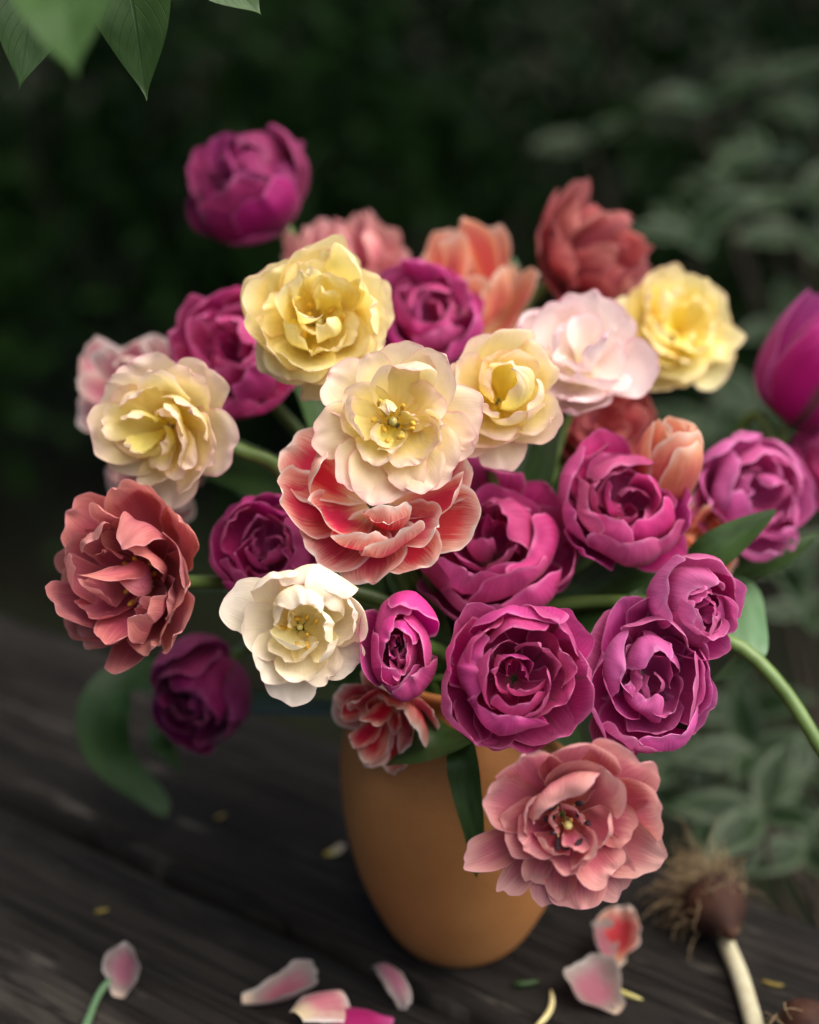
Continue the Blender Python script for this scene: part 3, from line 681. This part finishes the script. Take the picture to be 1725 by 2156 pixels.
f('faded', 292, 830, 300, .965, (-.35, .3, .8), 'cup', 'faded', 'faded pink and white flamed tulip half hidden behind a cream bloom', 20, leaf=.03)
f('faded2', 330, 1005, 210, .96, (-.1, -.2, .8), 'cup', 'faded', 'faded tulip of which petals peep out above the salmon bloom', 21)
f('cream_left', 342, 900, 340, .845, (-.40, -.15, .88), 'open', 'cream', 'pale cream yellow tulip nodding sideways on a bare arching green stem', 22,
  stem=[(640, 1120, .90), (590, 990, .88), (500, 945, .868)], wild=1.3)
f('cream', 828, 890, 352, .80, (.0, .08, 1), 'open', 'cream', 'wide open cream tulip with pink outer petals and golden stamens showing', 23, stamens='anther', petals=CREAM, hc=.35)
f('cream_small', 1058, 828, 268, .835, (.10, .25, .92), 'rosette', 'cream', 'smaller cream yellow cupped tulip touching the wide open cream one', 24, extra=[(272, H(r=1.15, W=.8, am=80, at=100)), (240, H(r=1.1, W=.5, am=76, at=80))])
f('coral_hidden', 1270, 895, 230, .955, (.2, .2, .85), 'cup', 'coral', 'coral tulip mostly hidden under the blush white bloom', 25)
f('apricot_bud', 1410, 970, 165, .875, (.12, .78, .55), 'bud', 'orange', 'closed apricot goblet tulip between two magenta blooms', 26, name='tulip')
f('m_right', 1308, 1072, 282, .865, (.12, .42, .86), 'peony', 'magenta', 'magenta double tulip with one broad petal raised behind it, below the coral one', 27, petals=rot(MAG, 0, 1, True), leaf=.034,
  extra=[(105, H(r=1.25, W=1.0, am=60, at=40))])
f('m_far_right', 1582, 1045, 275, .925, (.45, .10, .85), 'peony', 'orchid', 'magenta tulip beside the closed apricot goblet, crossed by a pointed green leaf', 28)
f('bud_right', 1722, 785, 262, .965, (.42, .80, .22), 'bud', 'ribbed', 'tall closed magenta tulip with green ribs on a leaning stem beside the pale yellow bloom', 29, name='tulip', stem=[(1420, 1180, 1.0), (1530, 960, 1.0), (1590, 872, .985)])
f('m_edge', 1728, 985, 200, .985, (.3, .2, .85), 'peony', 'magenta', 'magenta tulip hanging under the closed magenta goblet', 30)
f('coral_small', 1478, 1128, 190, .915, (.2, .35, .8), 'cup', 'orange', 'small apricot tulip squeezed between two magenta blooms, above the pointed leaf', 31)
f('m_center', 1034, 1152, 366, .868, (-.08, .48, .86), 'peony', 'magenta', 'deep magenta double tulip with dark folded heart touching the flamed red one', 32, petals=rot(MAG, 100), leaf=.034)
f('flamed', 795, 1045, 395, .820, (.02, .34, .92), 'cup', 'flamed', 'red and white flamed tulip spreading from under the wide open cream one', 33, petals=FLAME, hc=.3)
f('m_behind_white', 565, 1165, 255, .865, (-.05, .35, .88), 'peony', 'magenta', 'magenta tulip peeping out above and behind the ivory white one', 34, leaf=.03)
f('white', 632, 1320, 270, .79, (.10, .10, 1), 'rosette', 'white', 'ivory white double tulip with a cupped heart, brightest of the bouquet', 35, stamens='anther', petals=WHITE)
f('pink', 842, 1366, 205, .80, (-.05, .10, .95), 'egg', 'pink', 'narrow bright pink tulip with finely veined petals beside the ivory white one', 36, sx=.84, sy=1.22)
f('m_front', 1085, 1425, 325, .79, (.0, .15, 1), 'peony', 'magenta', 'large magenta peony-shaped tulip in sharp focus above the jar', 37, petals=MAG, leaf=.034)
f('m_rf_up', 1455, 1275, 225, .82, (.38, .02, .92), 'egg', 'orchid', 'orchid pink half closed tulip resting on a larger magenta bloom', 38)
f('m_rf', 1362, 1425, 310, .815, (.10, .10, 1), 'peony', 'orchid', 'magenta double tulip with thin green-brown ribs above the salmon front bloom', 39, petals=rot(MAG, 200), leaf=.03, sx=.88, sy=1.08)
f('salmon_left', 270, 1215, 352, .825, (-.34, .10, .93), 'loose', 'salmon', 'brick salmon double tulip with many layered petals leaning out over the table', 40, stamens='anther', open_=-16, wild=1.5, sy=1.08, sx=.95)
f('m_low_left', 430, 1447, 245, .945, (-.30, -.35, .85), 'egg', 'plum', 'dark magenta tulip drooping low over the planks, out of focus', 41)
f('coral_low', 805, 1508, 245, .855, (-.30, -.40, .75), 'cup', 'flamed', 'coral pink tulip drooping over the jar rim under the bright pink one', 42, leaf=.03)
f('salmon_front', 1195, 1735, 385, .765, (.02, -.12, 1), 'loose', 'rose', 'dusty salmon tulip hanging low in front of the jar', 43, stamens='darkanther', petals=SALM)

# ------------------------------------------------------------------ leaves of the bouquet
def L(key, pts, w, nrm, mat='leaf', **k):
    blade([P(*q) for q in pts], w, camdir(*nrm), M[mat], FL[key], **k)
L('m_front', [(985, 1500, .90), (950, 1540, .855), (890, 1575, .84), (812, 1612, .85)], .034, (.1, .8, .5), seed=1)
L('m_front', [(975, 1480, .90), (975, 1570, .842), (985, 1660, .838), (1000, 1760, .842), (1003, 1850, .855)], .017, (-.5, .2, .8), seed=2, twist=25, tip=1.3)
L('m_far_right', [(1380, 1260, .90), (1480, 1190, .875), (1560, 1130, .87), (1637, 1072, .868)], .026, (-.3, .6, .7), seed=3, tip=1.5)
L('m_far_right', [(1400, 1290, .93), (1540, 1215, .93), (1640, 1175, .935), (1725, 1120, .94)], .022, (-.2, .7, .7), seed=4)
L('m_rf_up', [(1440, 1340, .93), (1510, 1262, .93), (1556, 1250, .915), (1575, 1300, .885), (1580, 1362, .868), (1565, 1392, .872), (1500, 1434, .895)], .022, (.1, .35, 1), mat='paleleaf', seed=5, tip=2.2, fold=-.25)
L('m_right', [(1010, 1330, .92), (1060, 1180, .91), (1130, 1000, .905), (1180, 850, .905)], .022, (.4, .1, .9), seed=6)
L('blush', [(1080, 1380, .95), (1150, 1200, .95), (1190, 1050, .955), (1200, 930, .96)], .035, (.1, .1, .9), seed=7, mat='paleleaf')
L('m_center', [(960, 1420, .93), (900, 1330, .91), (905, 1270, .90), (930, 1200, .90)], .03, (.1, .3, .9), seed=8)
L('m_low_left', [(700, 1480, .95), (470, 1480, 1.0), (300, 1430, 1.03), (225, 1500, 1.03), (235, 1600, 1.04), (330, 1690, 1.05), (350, 1720, 1.05)], .034, (.2, .6, .7), seed=9, tip=1.2, base=.08, vm=.5)
L('m_low_left', [(700, 1500, .96), (520, 1490, 1.00), (400, 1500, 1.01), (345, 1560, 1.02), (385, 1630, 1.04)], .028, (.3, .6, .7), seed=10)
L('m_left', [(690, 1350, .95), (640, 1150, .95), (560, 1040, .96), (480, 1010, .98)], .035, (.1, .4, .9), seed=11)
L('cream_left', [(720, 1380, .95), (620, 1250, .94), (540, 1220, .95), (400, 1240, .97)], .028, (.1, .6, .7), seed=12)
L('m_rf', [(1180, 1400, .94), (1260, 1280, .92), (1330, 1230, .92), (1400, 1230, .94)], .03, (.1, .5, .9), seed=13)
L('m_center', [(1000, 1420, .95), (990, 1250, .95), (985, 1100, .96), (1000, 960, .97)], .04, (.1, .2, .9), seed=14)
L('coral_back', [(1100, 1300, 1.0), (1120, 1000, 1.03), (1090, 700, 1.06), (1080, 540, 1.09)], .03, (.1, .2, .9), seed=15, mat='paleleaf')

L('pink', [(930, 1480, .90), (900, 1420, .872), (880, 1330, .868), (905, 1260, .872)], .036, (.1, .2, .95), seed=21)
L('white', [(900, 1500, .90), (840, 1490, .88), (760, 1440, .885), (690, 1420, .90)], .030, (.1, .6, .8), seed=22)
L('m_front', [(1040, 1500, .90), (1120, 1490, .87), (1180, 1530, .868), (1230, 1600, .88)], .026, (.1, .6, .8), seed=23)
L('m_behind_white', [(850, 1480, .91), (720, 1380, .90), (600, 1260, .90), (470, 1245, .92)], .028, (.1, .6, .8), seed=24)
# drooping stem that arches out of the frame
r_ = flower(1880, 1830, 220, .86, (.35, -.8, .4), 'egg', 'magenta', 'bare green tulip stem arching outward past the curled pale leaf', 44,
            stem=[(1250, 1330, .90), (1400, 1335, .885), (1540, 1352, .87), (1640, 1440, .865), (1725, 1570, .86), (1800, 1700, .86)], stem_r=.0034)

# ------------------------------------------------------------------ things lying on the table
def lying_petal(px, py, size, yawd, seed, mat, label, lift=0.0, tilt=0.0, up=True, **q):
    rng = np.random.default_rng(seed)
    prm = dict(wrap=0.0, over_=0.0, L=1.0, W=0.85, a0=92, am=70, at=50, kap=35, ruf=0.07, r0=0, z0=0); prm.update(q); prm['kap'] *= 1.35; prm['curl'] = 25; prm['ruf'] *= 1.3
    V, U, Vv, e = petal(rng, **prm)
    V = V - V.mean(0)
    if not up: V[:, 2] *= -1
    t = math.radians(tilt); V = np.stack([V[:, 0]*math.cos(t)-V[:, 2]*math.sin(t), V[:, 1], V[:, 0]*math.sin(t)+V[:, 2]*math.cos(t)], 1)
    y = math.radians(yawd); V = np.stack([V[:, 0]*math.cos(y)-V[:, 1]*math.sin(y), V[:, 0]*math.sin(y)+V[:, 1]*math.cos(y), V[:, 2]], 1)*size
    V[:, 2] -= V[:, 2].min() - 0.0008 - lift
    p = onz(px, py, 0.5*V[:, 2].max())
    o = bpy.data.objects.new('fallen_petal', mesh_np('fallen_petal', V, grid_faces(NU, NV), PM[mat], petal_attrs(U, Vv, e, rng.uniform(), 0.0)))
    link(o); o.location = (p.x, p.y, 0)
    return tag(o, label, 'petal', 'petals fallen on the table')
def leftover(px, py, z, ang, ln, r, mat, name, label, cat, bend=0.2):
    p = np.array(onz(px, py, 0)); a = math.radians(ang); d = np.array([math.cos(a), math.sin(a), 0]); sdv = np.array([-d[1], d[0], 0])
    t = np.linspace(-.5, .5, 9)[:, None]
    pts = p + d*t*ln + sdv*bend*ln*(t**2) + np.array([0, 0, r+0.0012])
    V, F = tube(pts, r*np.array([.4, .8, 1, 1, 1, .95, .9, .7, .3]), 7)
    o = bpy.data.objects.new(name, mesh_np(name, V-p, F, mat)); link(o); o.location = p
    return tag(o, label, cat)

pt0 = lying_petal(262, 2040, .029, 75, 1, 'fallen', 'pinkish white petal standing on a cut green stalk, on the front plank', tilt=40, kap=45)
p = pt0.location
V, F = tube(catmull([onz(170, 2190, .005), onz(205, 2100, .007), onz(232, 2062, .010)], 8), [.0024, .0026, .0022, .002, .002, .002, .0018, .0012], 7)
obj('stalk', V, F, M['paleleaf'], pt0)
lying_petal(612, 2075, .046, 8, 2, 'fallen', 'long white petal with a magenta streak, curled like a boat on the front plank', W=.6, kap=60)
lying_petal(690, 2118, .046, 50, 3, 'fallen', 'cupped blush petal overlapping the long curled white one', lift=.004, kap=50, up=False, flame=None) if False else \
    lying_petal(690, 2125, .041, 50, 3, 'faded', 'cupped blush petal overlapping the long curled white one', lift=.006, kap=50, up=False)
lying_petal(778, 2150, .038, 20, 4, 'magenta', 'magenta petal lying beside the cupped blush one', up=False, kap=50)
lying_petal(832, 2080, .044, -60, 5, 'fallen', 'narrow pale petal arched up on its ends near the jar foot', up=False, W=.32, a0=140, am=90, at=20, kap=40)
lying_petal(1305, 1965, .036, 60, 6, 'flamed', 'crumpled pink and white petal under the salmon bloom', tilt=25, kap=55, ruf=.16)
lying_petal(1272, 1985, .030, 150, 16, 'fallen', 'white petal leaning against the crumpled pink one', tilt=30, kap=45)
lying_petal(1245, 2068, .037, 130, 7, 'fallen', 'pale cupped petal with blush stripe lying alone near the jar foot', kap=48, W=1.0)
lying_petal(712, 1790, .014, 10, 8, 'cream', 'tiny cream petal scrap against the shaded side of the jar', W=.6)
leftover(215, 1925, 0, 20, .008, .0012, M['scrap'], 'flower_scrap', 'tiny yellow scrap on the dark front plank', 'scrap')
leftover(465, 1725, 0, 40, .008, .0012, M['scrap'], 'flower_scrap', 'tiny ochre scrap on the plank between jar and drooping leaf', 'scrap')
leftover(1108, 2080, 0, 10, .014, .0018, M['leaf'], 'leaf_scrap', 'small green leaf scrap in front of the jar foot', 'scrap')
leftover(1158, 2135, 0, 70, .030, .0016, M['filament'], 'flower_scrap', 'thin bent yellowish stalk near the pale cupped petal', 'scrap', .5)
leftover(1312, 2098, 0, -35, .022, .0014, M['pistil'], 'stalk_scrap', 'short thin stalk poking from the pale cupped petal', 'scrap')
leftover(1625, 2080, 0, -20, .012, .0013, M['scrap'], 'flower_scrap', 'little yellow scrap beside the pulled bulb stem', 'scrap', .4)

# pulled bulbs with roots and stem
M['bulbskin'] = simple('bulb_skin', (0.018, 0.007, 0.005), (0.055, 0.022, 0.012), 60, 0.75, 0.2)
M['root'] = simple('root', (0.16, 0.11, 0.055), (0.26, 0.19, 0.11), 200, 0.8, 0.2, 0.1)
M['palestem'] = simple('blanched_stem', (0.46, 0.42, 0.26), (0.56, 0.53, 0.36), 80, 0.5, 0.35, 0.1)
def bulb(px, py, ang, size, label, seed, stem_px=None, roots=130):
    rng = np.random.default_rng(seed)
    c = np.array(onz(px, py, size*.5)); c[2] = size*.5+.001
    a = math.radians(ang); d = np.array([math.cos(a), math.sin(a), 0.0])   # from roots to neck
    root = empty('tulip_bulb', Vector((c[0], c[1], 0))); tag(root, label, 'bulb', 'pulled tulip bulbs')
    t = np.linspace(-1, 1, 15)
    prof = np.array([.25, .62, .84, .95, 1, 1, .97, .91, .82, .70, .56, .42, .30, .2, .12])*size*.5
    V, F = tube(c + d*(t[:, None]*size*.62) + np.array([0, 0, 1])*0, prof, 18)
    V = V + rng.normal(0, size*.006, V.shape)
    V[:, 2] = np.maximum(V[:, 2], 0.001)
    obj('bulb', V, F, M['bulbskin'], root)
    if stem_px:
        pts = catmull([c+d*size*.45] + [np.array(onz(x, y, .006))*np.array([1, 1, 1]) for x, y in stem_px], 18)
        V, F = tube(pts, np.linspace(.0042, .0052, 18), 10); V[:, 2] = np.maximum(V[:, 2], .0008); obj('stem', V, F, M['palestem'], root)
    parts = []
    for k in range(roots):
        q = c - d*size*rng.uniform(.25, .62) + rng.normal(0, size*.2, 3); dr = -d*.8 + np.array([-.5, 0, .1]) + rng.normal(0, .75, 3); dr /= np.linalg.norm(dr)
        ln = size*rng.uniform(.35, 1.1); m = 7; pp = [q]
        for i in range(m-1):
            dr = dr + rng.normal(0, .28, 3) + np.array([0, 0, -.12]); dr /= np.linalg.norm(dr); pp.append(pp[-1]+dr*ln/m)
        pp = np.array(pp); pp[:, 2] = np.maximum(pp[:, 2], .0012)
        parts.append(tube(pp, np.linspace(.0005, .0002, m), 4, cap=False))
    V, F = join(parts); tag(obj('roots', V, F, M['root'], root), kind='stuff')
    return root
bulb(1512, 1925, -78, .036, 'brown tulip bulb with a shaggy beard of pale roots and blanched stem', 3, [(1530, 1985), (1560, 2060), (1600, 2200)], 480)
bulb(1715, 2160, 20, .030, 'small chestnut bulb lying beside the pulled bulb stem', 4, None, 30)

# ------------------------------------------------------------------ shrubs, tree and far foliage
def leaf_proto(nv=5, nu=3, fold=.25, droop=.15, wid=.42):
    v = np.linspace(0, 1, nv); w = np.sin(np.pi*np.clip(v, 0.02, .985)**.85)**.9*wid
    V = []; A = []
    for k in range(nv):
        for u in np.linspace(-1, 1, nu):
            V.append((u*w[k]/2, v[k], fold*abs(u)*w[k]/2 - droop*v[k]**2)); A.append((u*.5+.5, v[k], (1-abs(u))*max(w[k]/wid, .2), .5))
    return np.array(V), grid_faces(nu, nv), np.array(A)
def scatter(name, centers, sizes, mat, parent, rng, up=.6, kind='stuff', nv=4):
    LV, LF, LA = leaf_proto(nv)
    n = len(centers); m = len(LV)
    d = rng.normal(0, 1, (n, 3)); d[:, 2] -= .25; d /= np.linalg.norm(d, axis=1)[:, None]
    nn = rng.normal(0, .6, (n, 3)) + np.array([0, 0, up]); nn -= d*(nn*d).sum(1)[:, None]; nn /= np.linalg.norm(nn, axis=1)[:, None]
    b = np.cross(d, nn)
    V = centers[:, None, :] + sizes[:, None, None]*(LV[None, :, 0, None]*b[:, None, :] + LV[None, :, 1, None]*d[:, None, :] + LV[None, :, 2, None]*nn[:, None, :])
    F = (LF[None] + (np.arange(n)*m)[:, None, None]).reshape(-1, 4)
    A = np.repeat(LA[None], n, 0); A[:, :, 3] = rng.uniform(0, 1, n)[:, None]
    o = obj(name, V.reshape(-1, 3), F, mat, parent, {'pt': A.reshape(-1, 4)})
    return tag(o, kind=kind)
def clumps(rng, c, r, nc, per, spread):
    """leaf positions in uneven clumps through an ellipsoid"""
    out = []
    for k in range(nc):
        q = rng.normal(0, 1, 3); q /= np.linalg.norm(q); q = np.array(c)+q*np.array(r)*rng.uniform(.35, 1.0)
        out.append(q+rng.normal(0, spread*rng.uniform(.6, 1.3), (per, 3)))
    return np.concatenate(out)
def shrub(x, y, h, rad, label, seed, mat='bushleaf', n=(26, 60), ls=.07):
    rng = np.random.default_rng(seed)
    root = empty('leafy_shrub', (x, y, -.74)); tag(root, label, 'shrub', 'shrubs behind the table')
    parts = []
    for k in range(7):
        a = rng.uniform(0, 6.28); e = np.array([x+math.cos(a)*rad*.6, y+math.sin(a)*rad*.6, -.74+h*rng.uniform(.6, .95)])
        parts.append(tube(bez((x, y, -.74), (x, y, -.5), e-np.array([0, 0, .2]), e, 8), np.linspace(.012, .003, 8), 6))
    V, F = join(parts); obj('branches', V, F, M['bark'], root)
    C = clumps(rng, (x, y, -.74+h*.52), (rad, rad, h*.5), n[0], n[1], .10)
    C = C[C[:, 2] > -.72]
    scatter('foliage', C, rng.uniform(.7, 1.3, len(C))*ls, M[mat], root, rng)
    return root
SH = [(-1.05, 2.0, .85, .50, 'dark evergreen shrub behind the table end, deepest in shade'), (-.45, 2.35, 1.05, .5, 'dark green shrub behind the tallest magenta tulip'),
      (.10, 2.2, .80, .45, 'low dark shrub behind the apricot tulip'), (.62, 2.5, 1.05, .5, 'dark shrub behind the coral red tulip'),
      (-.75, 3.0, 1.25, .6, 'tall mid green shrub in the second row, behind the evergreen one'), (.2, 3.2, 1.3, .6, 'tall shrub in the second row behind the low dark one'),
      (1.15, 3.0, 1.3, .6, 'tall shrub standing behind the variegated one'), (-1.6, 2.7, 1.2, .6, 'shrub beside the tree trunk'),
      (-.15, 4.2, 1.6, .8, 'far dark shrub closing the view'), (1.3, 4.3, 1.6, .8, 'far dark shrub beyond the tall one by the variegated leaves'), (-1.5, 4.3, 1.6, .8, 'far dark shrub beyond the tree trunk')]
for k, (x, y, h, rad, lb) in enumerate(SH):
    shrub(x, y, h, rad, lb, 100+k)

# variegated shrub whose leaves can be told apart
LV, LF, LA = leaf_proto(9, 7, .22, .18, .46)
vleaf_meshes = []
for k in range(6):
    rng = np.random.default_rng(300+k); Q = LV.copy(); Q[:, 2] += .06*np.sin(6*Q[:, 1]+k)*np.abs(Q[:, 0])*2; A = LA.copy(); A[:, 3] = rng.uniform()
    vleaf_meshes.append(mesh_np('leaf', Q, LF, M['varleaf'], {'pt': A}))
def varshrub(base, tips, label, seed, lsize=.06):
    rng = np.random.default_rng(seed); root = empty('variegated_shrub', base); tag(root, label, 'shrub', 'variegated shrubs beyond the table')
    b0 = np.array(base); parts = []
    for (px, py, d) in tips:
        e = np.array(P(px, py, d)); pts = bez(b0, b0+np.array([0, 0, .3])+(e-b0)*.1, e-np.array([0, 0, .12])-(e-b0)*.1, e, 14)
        parts.append(tube(pts, np.linspace(.006, .0018, 14), 5))
        for (i, ja) in ((13, 0), (13, 1), (13, 2), (13, 3)):
            for sgn in (1,):
                t = pts[i]-pts[i-1]; t /= np.linalg.norm(t); a = ja*1.57 + rng.normal(0, .35) + px
                q1 = np.cross(t, [0.2, 1, 0.1]); q1 /= np.linalg.norm(q1); q2 = np.cross(t, q1)
                sidev = q1*math.cos(a) + q2*math.sin(a); sidev /= np.linalg.norm(sidev)
                dr = Vector(sidev*sgn*.9 + t*.5 + np.array([0, 0, -.15])).normalized(); nz = Vector((rng.normal()*.3, -.6, .9)); nz = (nz-dr*nz.dot(dr)).normalized()
                o = bpy.data.objects.new('leaf', vleaf_meshes[rng.integers(6)]); link(o, root)
                sc = lsize*rng.uniform(.7, 1.25); xx = dr.cross(nz)
                mt = Matrix((xx, dr, nz)).transposed().to_4x4(); mt = mt @ Matrix.Diagonal((sc, sc, sc, 1))
                mt.translation = Vector(pts[i])-root.location; o.matrix_local = mt
    V, F = join(parts); obj('branches', V, F, M['bark'], root)
varshrub((.48, .45, -.74), [(1440, 1600, 1.22), (1590, 1585, 1.20), (1605, 1715, 1.13), (1690, 1640, 1.2), (1500, 1720, 1.2), (1700, 1290, 1.26), (1650, 1190, 1.3), (1560, 1500, 1.3), (1700, 1780, 1.18)],
         'low variegated shrub with grey-green white-rimmed leaves beyond the table edge', 7, .050)
varshrub((.62, 1.05, -.74), [(1610, 330, 1.6), (1680, 420, 1.58), (1560, 420, 1.65), (1480, 215, 1.75), (1700, 500, 1.55), (1450, 490, 1.5), (1665, 690, 1.55), (1640, 170, 1.8), (1720, 250, 1.75), (1490, 900, 1.5), (1600, 880, 1.5), (1240, 300, 1.9)],
         'taller variegated shrub with pale leaf rims behind the pale yellow tulip', 8, .062)

# the tree overhead: shades the garden, hangs leaves into the view
tree = empty('broadleaf_tree', (-1.35, 1.15, -.74)); tag(tree, 'broadleaf tree shading the garden, pointed leaves hanging into view', 'tree')
tb = np.array((-1.35, 1.15, -.74))
V, F = tube(catmull([tb, tb+np.array([.03, .02, .9]), tb+np.array([-.04, .05, 1.9]), tb+np.array([.05, .1, 2.9])], 16), np.linspace(.10, .05, 16), 14)
obj('trunk', V, F, M['bark'], tree)
twig_end = np.array(P(210, -190, .74))
limbs = [tube(catmull([tb+np.array([-.02, .04, 1.75]), tb+np.array([.35, -.5, 1.85]), np.array(P(-500, -420, .9)), np.array(P(-60, -290, .80)), twig_end, np.array(P(420, -150, .80))], 24), np.linspace(.035, .0022, 24), 8)]
for e in ((-1.7, -1.0, 1.7), (-.3, 1.6, 2.6), (.4, 2.4, 2.5), (-2.0, .2, 2.2), (-1.8, 2.3, 2.6), (-.6, 3.0, 2.4)):
    e = np.array(e); limbs.append(tube(bez(tb+np.array([0, .06, 2.0]), tb+np.array([0, .1, 2.6]), e-np.array([0, 0, .1]), e, 12), np.linspace(.045, .01, 12), 8))
V, F = join(limbs); obj('limbs', V, F, M['bark'], tree)
rng = np.random.default_rng(77)
C = np.concatenate([clumps(rng, (-1.2, 2.0, 2.5), (1.5, 1.6, .55), 110, 60, .22), clumps(rng, (.3, 2.8, 2.35), (1.3, 1.3, .5), 80, 60, .22), clumps(rng, (-2.1, .3, 2.0), (.8, 1.0, .8), 60, 60, .22),
    clumps(rng, (-1.7, -1.0, 1.5), (.8, 1.0, .9), 80, 60, .22)])
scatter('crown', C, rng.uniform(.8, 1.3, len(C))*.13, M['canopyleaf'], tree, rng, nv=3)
def tl(base_px, mid, tip, w, nrm, seed):
    t0 = P(*base_px); root_pt = Vector(twig_end)
    o = blade([t0, t0.lerp(P(*mid), .5), P(*mid), P(*mid).lerp(P(*tip), .55), P(*tip)], w, camdir(*nrm), M['treeleaf'], tree, fold=.22, nv=34, nu=13, tip=1.75, base=.15, vm=.36, seed=seed, wave=.02, acum=.75)
    return o
tl((95, -150, .80), (65, 20, .795), (40, 190, .80), .044, (.3, .2, .9), 1)
tl((120, -170, .70), (140, 0, .62), (162, 168, .585), .042, (-.1, .5, .9), 2)
tl((250, -160, .79), (285, 40, .79), (310, 212, .80), .040, (-.2, .25, .9), 3)
tl((390, -150, .80), (480, -40, .80), (552, 33, .795), .034, (-.2, .5, .9), 4)
for k, (a, b) in enumerate([((95, -150, .80), (60, -290, .80)), ((120, -170, .70), (110, -230, .76)), ((250, -160, .79), (230, -185, .75)), ((390, -150, .80), (400, -160, .795))]):
    V, F = tube([np.array(P(*a)), (np.array(P(*a))+np.array(P(*b)))/2+np.array([0, 0, .002]), np.array(P(*b))], [.0008, .0009, .0011], 6); obj('leaf_stalk', V, F, M['leaf'], tree)

shade_tree = empty('broadleaf_tree', (2.3, 2.0, -.74)); tag(shade_tree, 'second broadleaf tree, unseen, added to shade the variegated shrubs', 'tree')  # added out of view, its crown keeps sun off the variegated shrubs
t2 = np.array((2.3, 2.0, -.74))
V, F = tube(catmull([t2, t2+np.array([-.03, .02, .8]), t2+np.array([.04, -.05, 1.7]), t2+np.array([0, 0, 2.6])], 16), np.linspace(.09, .04, 16), 14); obj('trunk', V, F, M['bark'], shade_tree)
V, F = join([tube(bez(t2+np.array([0, 0, 1.7]), t2+np.array([0, 0, 2.3]), np.array(e)-np.array([0, 0, .1]), e, 12), np.linspace(.04, .01, 12), 8) for e in ((1.8, 1.0, 1.8), (1.4, 2.2, 2.2), (2.8, 1.6, 2.2), (1.9, 2.8, 2.3))]); obj('limbs', V, F, M['bark'], shade_tree)
rng = np.random.default_rng(78)
C = np.concatenate([clumps(rng, (1.9, 2.0, 2.1), (1.2, 1.1, .55), 110, 60, .2), clumps(rng, (1.85, 1.0, 1.75), (.55, .5, .4), 60, 60, .15), clumps(rng, (1.2, 3.4, 2.2), (1.2, .9, .5), 70, 60, .2)])
scatter('crown', C, rng.uniform(.8, 1.3, len(C))*.13, M['canopyleaf'], shade_tree, rng, nv=3)
